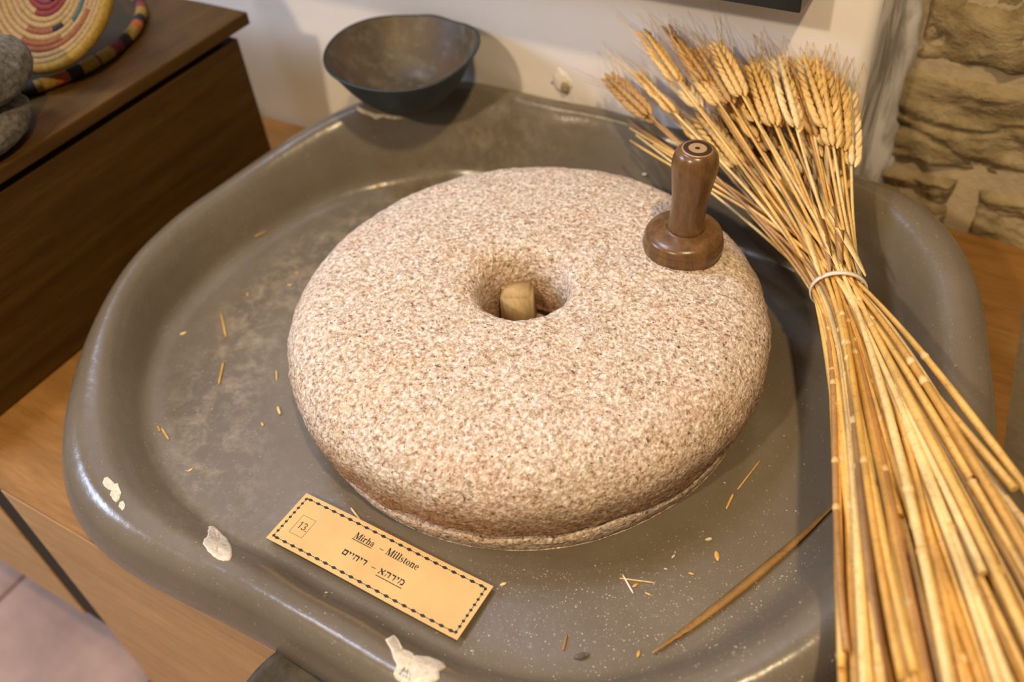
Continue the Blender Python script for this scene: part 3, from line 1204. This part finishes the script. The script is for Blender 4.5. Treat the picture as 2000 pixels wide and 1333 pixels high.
nD = 21
for row in (0.0044, CH - 0.0042):
    for i in range(nD):
        u = 0.0085 + (CW - 0.017) * i / (nD - 1)
        dia(u, row, 0.0036, 0.0015)
        if i < nD - 1:
            du = (CW - 0.017) / (nD - 1) / 2
            dia(u + du, row, 0.0007, 0.0006)
            ink.stroke([(u + 0.003, row), (u + 2 * du - 0.003, row)], 0.0002)
for colm in (0.0044, CW - 0.0044):
    for i in range(9):
        v = 0.0052 + (CH - 0.0104) * i / 8
        dia(colm, v, 0.0016, 0.0019)
        if i < 8:
            dia(colm, v + (CH - 0.0104) / 16, 0.0006, 0.0006)
ink.build('border_print')

# ------------------------------------------------------------------ baskets and stones on the cabinet
# large shallow basket lying flat
tc = Vector((-0.706, 0.040, ZC))
big = thing('coiled_basket', 'wide dark coiled basket lying flat with a red, yellow and black banded rim', 'basket', tc)
prof = [(0.0, 0.001), (0.11, 0.001), (0.135, 0.003), (0.149, 0.006), (0.149, 0.008), (0.132, 0.006), (0.10, 0.004), (0.0, 0.004)]


def coil(a, i, r, z):
    return r, z + 0.0007 * math.sin(r * 900)


V, Fc = lathe(catmull(prof, 6), 90, tc)
mesh_obj('basket_base', V, Fc, M_WEAVE['shade_umber'], big, True)  # base coloured dark to carry the shade between tray and rim


def banded_ring(name, center, R0, tube_r, frame, cols, pattern, parent, n=180, k=10, stitch=0.0, flat=1.0):
    """torus whose colour changes along its length: pattern = [(angle width in degrees, colour key)]"""
    X_, Y_, Z_ = frame
    mats = [M_WEAVE[c_] for c_ in cols]
    ends, acc = [], 0
    for wdg, key in pattern:
        acc += wdg
        ends.append((acc, cols.index(key)))
    V, Fc, mi = [], [], []
    for j in range(n):
        a = 2 * PI * j / n
        tr = tube_r * (1 + stitch * (1 if j % 2 else -1))
        rad = X_ * math.cos(a) + Y_ * math.sin(a)
        for i in range(k):
            b = 2 * PI * i / k
            V.append(center + rad * (R0 + tr * math.cos(b)) + Z_ * (tr * flat * math.sin(b)))
    for j in range(n):
        deg = (360.0 * j / n) % acc
        idx = next(c_ for e, c_ in ends if deg < e)
        for i in range(k):
            Fc.append((j * k + i, ((j + 1) % n) * k + i, ((j + 1) % n) * k + (i + 1) % k, j * k + (i + 1) % k))
            mi.append(idx)
    return mesh_obj(name, V, Fc, mats, parent, True, mi)


banded_ring('banded_rim', tc + Vector((0, 0, 0.0085)), 0.149, 0.0068, (Vector((1, 0, 0)), Vector((0, 1, 0)), Vector((0, 0, 1))),
            ['yellow', 'red', 'black', 'orange'], [(7.5, 'yellow'), (5.5, 'red'), (6, 'black'), (7, 'yellow'), (7, 'orange'), (6, 'black')], big, 240, 10, 0.03)

# smaller round tray leaning in it
nrm = Vector((0.15, -0.74, 0.66)).normalized()
p0 = at_z(76, 142, 0.137)
upv = (Vector((0, 0, 1)) - nrm * nrm.z).normalized()
sidev = upv.cross(nrm).normalized()
TR = 0.090
ctr = p0 + upv * TR
tray = thing('coiled_tray', 'pale coiled straw tray with rust, plum and teal bands leaning in the larger basket', 'tray', p0)
NR = 13
pats = {
    0: [(360, 'black')], 1: [(60, 'red'), (30, 'black'), (90, 'red'), (30, 'black'), (150, 'plum')],
    2: [(45, 'plum'), (20, 'black'), (60, 'plum'), (55, 'straw'), (20, 'black'), (160, 'plum')],
    3: [(80, 'red'), (15, 'black'), (40, 'straw'), (60, 'red'), (15, 'black'), (150, 'red')],
    4: [(100, 'red'), (70, 'straw'), (90, 'red'), (100, 'straw')],
    5: [(360, 'straw')], 6: [(120, 'straw'), (40, 'rust'), (200, 'straw')],
    7: [(40, 'rust'), (18, 'black'), (90, 'straw'), (40, 'rust'), (172, 'straw')],
    8: [(70, 'straw'), (25, 'teal'), (40, 'rust'), (100, 'straw'), (60, 'rust'), (65, 'straw')],
    9: [(50, 'rust'), (80, 'straw'), (30, 'plum'), (90, 'rust'), (110, 'straw')],
    10: [(90, 'rust'), (120, 'straw'), (70, 'rust'), (80, 'straw')],
    11: [(140, 'straw'), (50, 'plum'), (170, 'straw')], 12: [(360, 'straw')]}
for i in range(NR):
    R0 = 0.003 + i * 0.0065
    keys = []
    for _, kk in pats[i]:
        if kk not in keys:
            keys.append(kk)
    dishz = 0.010 * (i / (NR - 1)) ** 2
    cn = ctr + nrm * (dishz)
    sh = random.uniform(0, 60)
    ca_, sa_ = math.cos(-1.9 + sh * 0.0), math.sin(-1.9)
    fr = (sidev * ca_ + upv * sa_, sidev * -sa_ + upv * ca_, nrm)
    banded_ring('coil', cn, R0, 0.0036, fr, keys, pats[i], tray, max(24, int(R0 * 2 * PI / 0.0017) // 2 * 2), 8, 0.17)
banded_ring('edge_coil', ctr + nrm * 0.008, TR - 0.003, 0.0060, (sidev, upv, nrm), ['yellow'], [(360, 'yellow')], tray, 200, 10, 0.04)


def rock(name, label, center, size, seed, rotz=0.0):
    bm = bmesh.new()
    bmesh.ops.create_icosphere(bm, subdivisions=5, radius=1.0)
    rm = Matrix.Rotation(rotz, 3, 'Z')
    for v in bm.verts:
        d = 1 + 0.10 * noise.noise(v.co * 1.1 + Vector((seed, 0, 0))) + 0.02 * noise.noise(v.co * 6 + Vector((seed, 3, 0)))
        c_ = v.co.copy()
        # rounded-box pebble
        c_ = Vector([math.copysign(abs(t) ** 0.85, t) for t in c_])
        v.co = rm @ Vector((c_.x * size[0] * d, c_.y * size[1] * d, c_.z * size[2] * d)) + Vector(center)
    zmin = min(v.co.z for v in bm.verts)
    o = bm_obj(name, bm, M_ROCK, None, True)
    tag(o, label, 'stone', 'grey stones on the cabinet')
    return o


rock('rubbing_stone', 'lower grey basalt slab lying on the cabinet under a rounded stone', (-0.545, -0.128, ZC + 0.0225), (0.054, 0.058, 0.0225), 2.0, 0.3)
rock('rubbing_stone', 'rounded grey basalt stone lying on top of the flat slab', (-0.550, -0.104, ZC + 0.066), (0.057, 0.056, 0.028), 5.0, 0.6)

# ------------------------------------------------------------------ picture frame on the wall
fx1, fz0 = 0.145, 0.203
fx0, fz1 = -0.62, 0.75
fy0, fy1 = YW - 0.066, YW - 0.002
frame = thing('picture_frame', 'black picture frame hanging on the white wall above the wheat, only its corner showing', 'frame', (fx1 - 0.3, fy1, fz0))
fw = 0.03
box('bottom_rail', (fx0, fy0, fz0), (fx1, fy1, fz0 + fw), M_FRAME, frame, 0.0015)
box('top_rail', (fx0, fy0, fz1 - fw), (fx1, fy1, fz1), M_FRAME, frame, 0.0015)
box('side_rail', (fx1 - fw, fy0, fz0 + fw), (fx1, fy1, fz1 - fw), M_FRAME, frame, 0.0015)
box('side_rail', (fx0, fy0, fz0 + fw), (fx0 + fw, fy1, fz1 - fw), M_FRAME, frame, 0.0015)
box('picture_panel', (fx0 + fw, fy0 + 0.012, fz0 + fw), (fx1 - fw, fy1, fz1 - fw), M_PICTURE, frame, 0)

# ------------------------------------------------------------------ wheat sheaf
T = Vector((0.2490, 0.1215, 0.029))
sheaf = thing('wheat_sheaf', 'golden sheaf of dry wheat tied in the middle lying across the basin rim', 'wheat', (T.x, T.y, T.z))
TIE_R = 0.0188
axis = Vector((0.36, -0.93, 0.0)).normalized()
tx_ = Vector((axis.y * -1, axis.x, 0)).normalized()       # sideways, towards +x
tx_ = Vector((0.93, 0.36, 0.0)).normalized()
tz_ = Vector((0, 0, 1))


def ear_mesh(seed):
    rnd = random.Random(seed)
    V, Fc = [], []
    n = 9
    L = 0.062 + rnd.uniform(-0.006, 0.008)
    for row in range(n):
        for side in (-1, 1, 0):
            t = (row + (0.5 if side == 1 else 0.25 if side == 0 else 0)) / n
            w_ = 0.0046 * (0.55 + 0.75 * math.sin(PI * min(1, 0.15 + t * 0.85)) ** 0.8)
            base = Vector((side * w_ * 0.75, 0.0025 if side == 0 else rnd.uniform(-0.001, 0.001), t * L))
            d = Vector((side * 0.38, 0.12 if side == 0 else 0, 1)).normalized()
            s = d.cross(Vector((0, 1, 0))).normalized()
            u = s.cross(d)
            hl, hw = 0.0062 * (1.1 - 0.35 * t), 0.0026 * (1.15 - 0.45 * t)
            b = len(V)
            for (f, rr) in ((-1, 0.15), (-0.5, 0.85), (0.1, 1.0), (0.65, 0.6), (1.15, 0.06)):
                for k in range(6):
                    a = 2 * PI * k / 6
                    V.append(base + d * (hl * (f + 0.6)) + (s * math.cos(a) + u * math.sin(a) * 0.8) * hw * rr)
            for i in range(4):
                for k in range(6):
                    k2 = (k + 1) % 6
                    Fc.append((b + i * 6 + k, b + i * 6 + k2, b + (i + 1) * 6 + k2, b + (i + 1) * 6 + k))
    aV, aF = [], []
    for row in range(12):
        t = 0.35 + 0.65 * row / 12
        side = -1 if row % 2 else 1
        st = Vector((side * 0.003, rnd.uniform(-0.002, 0.002), t * L))
        ln = rnd.uniform(0.025, 0.05)
        d = Vector((side * rnd.uniform(0.08, 0.42), rnd.uniform(-0.15, 0.25), 1)).normalized()
        b = len(aV)
        v_, f_ = tube([st, st + d * ln * 0.5 + Vector((side * 0.001, 0, 0)), st + d * ln], [0.00030, 0.00024, 0.0001], 3, False)
        aV += v_
        aF += [tuple(b + q for q in f) for f in f_]
    return V, Fc, aV, aF


EARS = []
for i in range(5):
    V, Fc, aV, aF = ear_mesh(100 + i)
    o1 = []
    for mm_ in (M_EAR[0], M_EAR[1], M_EAR[2]):
        me = bpy.data.meshes.new('ear')
        me.from_pydata([tuple(v) for v in V], [], Fc)
        me.materials.append(mm_)
        me.polygons.foreach_set('use_smooth', [True] * len(me.polygons))
        o1.append(me)
    me2 = bpy.data.meshes.new('awn')
    me2.from_pydata([tuple(v) for v in aV], [], aF)
    me2.materials.append(M_AWN)
    EARS.append((o1, me2))
NODE = []
V, Fc = lathe(catmull([(0.92, -1.3), (1.06, -0.7), (1.20, 0.0), (1.06, 0.7), (0.92, 1.3)], 3), 10)
for mm_ in (M_NODE, M_STRAW[1]):
    me = bpy.data.meshes.new('node')
    me.from_pydata([tuple(v) for v in V], [], Fc)
    me.materials.append(mm_)
    me.polygons.foreach_set('use_smooth', [True] * len(me.polygons))
    NODE.append(me)

TIPS = [(1200, 165), (1245, 160), (1275, 95), (1322, 85), (1345, 120), (1400, 92), (1440, 130), (1475, 140), (1530, 150), (1562, 150), (1582, 145), (1615, 175), (1658, 208)]


EARTIPS = [(1198, 160, 0), (1216, 182, 0), (1250, 150, 0), (1268, 92, 0), (1262, 72, 0), (1316, 72, 0), (1300, 130, 0), (1345, 118, 0), (1398, 88, 0), (1372, 108, 0),
           (1432, 150, 0), (1473, 138, 0), (1492, 142, 0), (1526, 142, 0), (1550, 160, 0), (1578, 142, 0), (1612, 172, 0), (1634, 172, 0), (1660, 206, 0),
           (1573, 212, 1), (1410, 190, 1), (1330, 232, 1), (1462, 232, 1), (1505, 262, 1), (1622, 282, 1), (1440, 290, 1), (1545, 250, 1), (1382, 250, 1)]


def tip_px(s):
    k = s * (len(TIPS) - 1)
    i = min(int(k), len(TIPS) - 2)
    f = k - i
    return (TIPS[i][0] + (TIPS[i + 1][0] - TIPS[i][0]) * f, TIPS[i][1] + (TIPS[i + 1][1] - TIPS[i][1]) * f)


def place(me, name, parent, loc, direction, roll, scale):
    o = bpy.data.objects.new(name, me)
    COL.objects.link(o)
    o.parent = parent
    qd = direction.to_track_quat('Z', 'Y').to_matrix().to_4x4()
    o.matrix_world = Matrix.Identity(4)
    mw = Matrix.Translation(loc) @ qd @ Matrix.Rotation(roll, 4, 'Z') @ Matrix.Diagonal((*scale, 1))
    o.matrix_parent_inverse = Matrix.Identity(4)
    o.matrix_basis = mw
    return o


def bez(a, b, c_, d, n):
    out = []
    for i in range(n + 1):
        t = i / n
        out.append(a * (1 - t) ** 3 + b * 3 * t * (1 - t) ** 2 + c_ * 3 * t * t * (1 - t) + d * t ** 3)
    return out


rs = random.Random(21)
NST = 108
sheaf.location = (0, 0, 0)
sheaf.matrix_world = Matrix.Identity(4)
for i in range(NST):
    # place in the bound section: rows from bottom to top of a flattened disc
    rr = math.sqrt(rs.random())
    an = rs.uniform(0, 2 * PI)
    ox, oz = rr * math.cos(an), rr * math.sin(an)
    tie_p = T + tx_ * (ox * TIE_R * 1.12) + tz_ * (oz * TIE_R * 0.92)
    # head end
    s = min(1, max(0, 0.5 + 0.5 * ox * 0.85 + rs.uniform(-0.22, 0.22)))
    if i < len(EARTIPS):
        px, py, back = EARTIPS[i]
        ox = max(-1, min(1, (px - 1430) / 230 + rs.uniform(-0.15, 0.15)))
        oz = math.sqrt(max(0, 1 - ox * ox)) * rs.uniform(0.1, 1.0)
        tie_p = T + tx_ * (ox * TIE_R * 1.12) + tz_ * (oz * TIE_R * 0.92)
        zt = 0.060 + 0.022 * oz + rs.uniform(-0.004, 0.006)
        if back:
            zt = 0.052 + 0.022 * oz
    else:
        px, py = tip_px(s)
        back = min(0.62, rs.random() ** 1.2 * 0.7)
        px += (1640 - px) * back
        py += (555 - py) * back
        zt = 0.056 + 0.016 * oz + rs.uniform(-0.006, 0.006)
        if back > 0.3:
            zt = 0.044 + 0.016 * oz
    tip = at_z(px, py, zt)
    ylim = 0.300 - 0.012 * rs.random()
    if tip.y > ylim:
        tip = at_y(px, py, ylim)
    has_ear = i < len(EARTIPS) or (rs.random() < 0.42 and back < 0.5)
    if i % 17 == 3:                                       # cut ends at the left edge, without an ear
        has_ear = False
        tip = at_z(1222 + rs.uniform(-6, 60), 236 + rs.uniform(-4, 50), 0.040 + 0.004 * rs.random())
    # butt end
    al = math.radians(30.0 + 13.0 * ox + rs.gauss(0, 4.6))
    al = min(math.radians(49), max(math.radians(16.6 + 2.5 * rs.random()), al))
    L = rs.uniform(0.34, 0.46)
    if rs.random() < 0.14:
        L = rs.uniform(0.16, 0.30)
    zb = 0.026 + 0.036 * oz + rs.uniform(-0.006, 0.010)
    butt = Vector((T.x, T.y, 0)) + Vector((math.sin(al), -math.cos(al), 0)) * L + Vector((0, 0, max(0.014, zb)))
    dirh = (tip - tie_p)
    dirb = (butt - tie_p)
    tan_ = (dirb.normalized() - dirh.normalized()).normalized()
    hl = dirh.length
    A = bez(tip, tip - dirh * 0.33 + Vector((rs.uniform(-0.006, 0.006), rs.uniform(-0.006, 0.006), 0.004)), tie_p - tan_ * hl * 0.26, tie_p, 12)
    kx = rs.uniform(-0.008, 0.008)
    Bz = bez(tie_p, tie_p + tan_ * L * 0.22, tie_p + dirb * 0.62 + Vector((kx, kx * 0.5, rs.uniform(0.0, 0.008))), butt, 18)
    pts = A[:-1] + Bz
    r_b = rs.uniform(0.0024, 0.0035)
    nA = len(A) - 1
    rad = [0.0011 + (0.0019 - 0.0011) * (k / nA) for k in range(nA)] + [0.0019 + (r_b - 0.0019) * smooth01(k / 9) for k in range(len(Bz))]
    V, Fc = tube(pts, rad, 8)
    u_ = rs.random()
    mat = M_STRAW[0] if u_ < 0.46 else M_STRAW[1] if u_ < 0.70 else M_STRAW[2] if u_ < 0.92 else M_STRAW[3]
    stalk = mesh_obj('stalk', V, Fc, mat, sheaf, True)
    stalk.data.polygons[-1].use_smooth = False
    stalk.data.polygons[-2].use_smooth = False
    # nodes
    for kk in range(rs.choice((1, 2, 2, 3))):
        q_ = rs.randint(2, len(Bz) - 3)
        p = Bz[q_]
        dr = (Bz[q_ + 1] - Bz[q_ - 1]).normalized()
        r_ = rad[nA + q_]
        place(NODE[0 if rs.random() < 0.6 else 1], 'node', stalk, p, dr, 0, (r_ * 1.02, r_ * 1.02, r_ * 0.95))
    if has_ear:
        e, aw = EARS[rs.randrange(5)]
        dr = (A[0] - A[1]).normalized()
        mi_ = 0 if u_ < 0.6 else 1 if u_ < 0.9 else 2
        roll = rs.uniform(-0.7, 0.7)
        k_ = rs.uniform(0.92, 1.12)
        st = tip - dr * 0.066
        place(e[mi_], 'ear', stalk, st, dr, roll, (k_ * 1.18, k_ * 1.18, k_ * 1.22))
        place(aw, 'awn', stalk, st, dr, roll, (k_ * 1.3, k_ * 1.3, k_ * 1.25))

# dry leaf blades among the stalks
for i in range(9):
    s = rs.uniform(0.3, 0.95)
    px, py = tip_px(s)
    a = at_z(px + (1640 - px) * 0.45, py + (555 - py) * 0.45, 0.062)
    b = T + tx_ * rs.uniform(-0.018, 0.018) + tz_ * 0.018
    V, Fc = [], []
    n = 12
    sd = (b - a).cross(Vector((0, 0, 1))).normalized()
    for k in range(n + 1):
        t = k / n
        p = a + (b - a) * t + Vector((0, 0, 0.006 * math.sin(PI * t))) + sd * 0.006 * math.sin(t * 4 + i)
        wd = 0.0042 * math.sin(PI * (0.06 + 0.9 * t)) + 0.0004
        V += [p - sd * wd, p + Vector((0, 0, -0.0012)), p + sd * wd, p + Vector((0, 0, -0.0016))]
    for k in range(n):
        for q_ in range(4):
            q2 = (q_ + 1) % 4
            Fc.append((k * 4 + q_, k * 4 + q2, (k + 1) * 4 + q2, (k + 1) * 4 + q_))
    mesh_obj('leaf', V, Fc, [M_STRAW[1], M_STRAW[3], M_STRAW[0]][i % 3], sheaf, True)['label'] = 'flat dry leaf blade'

# plastic tie
V, Fc = [], []
n = 64
for j in range(n):
    a = 2 * PI * j / n
    cen = T + tx_ * (math.cos(a) * TIE_R * 1.22) + tz_ * (math.sin(a) * TIE_R * 1.06)
    outd = (tx_ * math.cos(a) + tz_ * math.sin(a)).normalized()
    for (h, t) in ((-0.0021, 0.0), (-0.0019, 0.0016), (0.0019, 0.0016), (0.0021, 0.0)):
        V.append(cen + axis * h + outd * t)
for j in range(n):
    k = (j + 1) % n
    for q_ in range(4):
        q2 = (q_ + 1) % 4
        Fc.append((j * 4 + q_, k * 4 + q_, k * 4 + q2, j * 4 + q2))
mesh_obj('tie', V, Fc, M_TIE, sheaf, True)['label'] = 'pale plastic tie'

# ------------------------------------------------------------------ loose straw, husks and grains on the basin
def straw_bit(name, label, cat, p_px, q_px, r, mat, group=None, lift=0.0):
    n = 6
    pts = []
    for k in range(n + 1):
        t = k / n
        p, nn = on_basin(p_px[0] + (q_px[0] - p_px[0]) * t, p_px[1] + (q_px[1] - p_px[1]) * t)
        pts.append(p + nn * (r * 0.9 + lift))
    prof = [r * f for f in (0.75, 1.0, 1.0, 1.0, 0.98, 0.95, 0.6)]
    V, Fc = tube(pts, prof, 8)
    o = mesh_obj(name, V, Fc, mat, None, True)
    return tag(o, label, cat, 'loose straw bits on the basin')


def grain_bit(name, label, cat, px, ang, size, mat, group=None, flat=0.5):
    p, nn = on_basin(*px)
    bm = bmesh.new()
    bmesh.ops.create_icosphere(bm, subdivisions=2, radius=1.0)
    for v in bm.verts:
        tpr = 1 - 0.45 * v.co.x * v.co.x
        v.co = Vector((v.co.x * size, v.co.y * size * 0.42 * tpr, v.co.z * size * flat * 0.6))
    rot_ = Matrix.Rotation(math.radians(ang), 3, 'Z')
    qn = Vector((0, 0, 1)).rotation_difference(nn)
    for v in bm.verts:
        v.co = p + nn * size * flat * 0.5 + qn @ (rot_ @ v.co)
    o = bm_obj(name, bm, mat, None, True)
    return tag(o, label, cat, {'wheat_grain': 'loose grains on the basin', 'husk': 'loose husks on the basin',
                              'plaster_crumb': 'plaster crumbs on the basin'}.get(name))


S0, S1, S2, S3 = M_STRAW
straw_bit('straw_piece', 'upper of the two long straw bits lying left of the millstone', 'straw', (432, 612), (442, 660), 0.0011, S0)
straw_bit('straw_piece', 'lower of the two long straw bits lying left of the millstone', 'straw', (437, 710), (428, 752), 0.0012, S0)
straw_bit('straw_piece', 'pale straw tip poking out from the upper edge of the printed card', 'straw', (686, 994), (704, 1018), 0.0010, S1)
straw_bit('straw_piece', 'short thick straw stub left of the millstone beside a grain', 'straw', (543, 797), (548, 811), 0.0014, S1)
straw_bit('straw_piece', 'thin faint straw bit just left of the lower millstone edge', 'straw', (540, 725), (541, 744), 0.0008, S1)
straw_bit('straw_piece', 'thin straw lying at the foot of the left basin wall', 'straw', (316, 838), (330, 860), 0.0009, S0)
straw_bit('straw_piece', 'tiny reddish straw tip beside the straw at the left basin wall', 'straw', (308, 834), (313, 844), 0.0009, S2)
straw_bit('straw_piece', 'white straw stick crossing a thin chaff on the front basin floor', 'straw', (1216, 1124), (1237, 1161), 0.0008, plain('white_straw', (0.86, 0.78, 0.66), 0.5, 0.05))
straw_bit('straw_piece', 'thin pale chaff lying under the white straw stick', 'straw', (1210, 1131), (1280, 1140), 0.0007, S1)
straw_bit('straw_piece', 'small curved chaff right of the white straw stick', 'straw', (1260, 1159), (1271, 1164), 0.0006, S1)
straw_bit('straw_piece', 'brown splinter standing out on the shaded front basin floor', 'straw', (1107, 1242), (1100, 1272), 0.0010, S3)
straw_bit('straw_piece', 'long thin straw in front of the millstone near the wheat', 'straw', (1485, 900), (1440, 958), 0.0008, S0)
straw_bit('straw_piece', 'short straw end below the lower tip of the long thin straw', 'straw', (1432, 966), (1418, 996), 0.0011, S0)
straw_bit('straw_piece', 'short chaff at the back left of the basin floor beside the stone', 'straw', (498, 462), (520, 452), 0.0007, S0)
straw_bit('straw_piece', 'faint chaff behind the upper left of the millstone', 'straw', (735, 363), (745, 365), 0.0012, S0)
grain_bit('wheat_grain', 'bright yellow grain touching the left edge of the millstone', 'grain', (580, 534), 10, 0.0030, S0)
grain_bit('wheat_grain', 'pale grain just below the bright one at the left of the millstone', 'grain', (566, 558), 20, 0.0028, S1)
grain_bit('wheat_grain', 'single grain between the left basin wall and the upper long straw', 'grain', (484, 576), 120, 0.0028, S0)
grain_bit('wheat_grain', 'amber grain lying alone left of the millstone foot', 'grain', (513, 830), -30, 0.0030, S0)
grain_bit('wheat_grain', 'plump grain beside the white straw stick', 'grain', (1241, 1145), 60, 0.0030, S0)
grain_bit('wheat_grain', 'flat grain lying right of the white straw stick', 'grain', (1350, 1122), 10, 0.0026, S0)
grain_bit('wheat_grain', 'brown grain near the lower tip of the long dry leaf', 'grain', (1247, 1279), 100, 0.0034, S2)
grain_bit('husk', 'broad golden husk below the right front of the millstone', 'husk', (1400, 1087), -60, 0.0052, S0, None, 0.25)
grain_bit('husk', 'pale husk right of the card corner', 'husk', (983, 1142), 50, 0.0032, S1, None, 0.3)
grain_bit('husk', 'small husk on the left basin floor near the card', 'husk', (372, 919), 70, 0.0030, S0, None, 0.3)
grain_bit('husk', 'faint pale husk at the foot of the left basin wall', 'husk', (358, 652), 60, 0.0040, S1, None, 0.25)
grain_bit('plaster_crumb', 'white plaster crumb in front of the millstone, largest of the crumbs', 'crumb', (1384, 1056), 40, 0.0034, M_CHIP, None, 0.9)
grain_bit('plaster_crumb', 'small white crumb left of the golden husk', 'crumb', (1315, 1089), 70, 0.0024, M_CHIP, None, 0.9)
grain_bit('plaster_crumb', 'tiny yellow crumb in front of the millstone below the white ones', 'crumb', (1300, 1113), 10, 0.0017, M_CHIP, None, 0.9)
grain_bit('plaster_crumb', 'cream crumb in front of the printed card', 'crumb', (637, 1160), 60, 0.0017, M_CHIP, None, 0.8)
grain_bit('plaster_crumb', 'white crumb behind the millstone near the handle', 'crumb', (1260, 340), 10, 0.0032, M_CHIP, None, 0.9)
grain_bit('dark_clay_crumb', 'dark clay crumb on the shaded front floor by the splinter', 'crumb', (1136, 1284), 40, 0.0062, M_ROCK, None, 0.5)

# long brown dry leaf
n = 22
V, Fc = [], []
c0, c1, c2_ = (1275, 1279), (1455, 1150), (1635, 985)
for k in range(n + 1):
    t = k / n
    px = c0[0] * (1 - t) ** 2 + 2 * c1[0] * t * (1 - t) + c2_[0] * t * t
    py = c0[1] * (1 - t) ** 2 + 2 * (c1[1] + 8) * t * (1 - t) + c2_[1] * t * t
    p, nn = on_basin(px, py)
    pn, _ = on_basin(px + 2, py - 2)
    fwd = (pn - p).normalized()
    sd = fwd.cross(nn).normalized()
    wd = 0.0004 + 0.0036 * math.sin(PI * min(1, 0.03 + t * 0.93)) ** 0.8
    V += [p - sd * wd + nn * 0.0022, p + nn * 0.0012, p + sd * wd + nn * 0.0030, p + nn * 0.0007]
for k in range(n):
    for q_ in range(4):
        q2 = (q_ + 1) % 4
        Fc.append((k * 4 + q_, k * 4 + q2, (k + 1) * 4 + q2, (k + 1) * 4 + q_))
Fc += [(3, 2, 1, 0), tuple(n * 4 + q_ for q_ in range(4))]
tag(mesh_obj('dry_leaf', V, Fc, M_DRYLEAF, None, True), 'long narrow brown dry leaf lying on the front of the basin floor', 'leaf')

# flour specks strewn over the basin: nobody could count them
rs = random.Random(5)
V, Fc = [], []
cnt = 0
while cnt < 2300:
    if rs.random() < 0.6:
        px, py = rs.uniform(900, 1640), rs.gauss(1200, 90)
    else:
        px, py = rs.uniform(280, 1900), rs.uniform(420, 1333)
    d_ = ray(px, py)
    p, nn = on_basin(px, py) if BASIN_BVH.ray_cast(CAM, d_)[0] is not None else (None, None)
    if p is None or (p.x ** 2 + p.y ** 2) < 0.222 ** 2 or p.z > -0.02 or nn.z < 0.6:
        continue
    if -0.102 < p.x < 0.098 and -0.285 < p.y < -0.222:
        continue
    s = 0.00018 + 0.00045 * rs.random() ** 4
    if rs.random() < 0.02:
        s *= 1.9
    b = len(V)
    an = rs.uniform(0, 6.28)
    e1 = Vector((math.cos(an), math.sin(an), 0)) * s * rs.uniform(1, 1.8)
    e2 = Vector((-math.sin(an), math.cos(an), 0)) * s
    V += [p + e1, p + e2, p - e1, p - e2, p + nn * s]
    Fc += [(b, b + 1, b + 4), (b + 1, b + 2, b + 4), (b + 2, b + 3, b + 4), (b + 3, b, b + 4)]
    cnt += 1
sp = mesh_obj('flour_specks', V, Fc, M_DUST, None, False)
sp['kind'] = 'stuff'
tag(sp, 'pale flour specks strewn over the grey basin floor', 'flour')
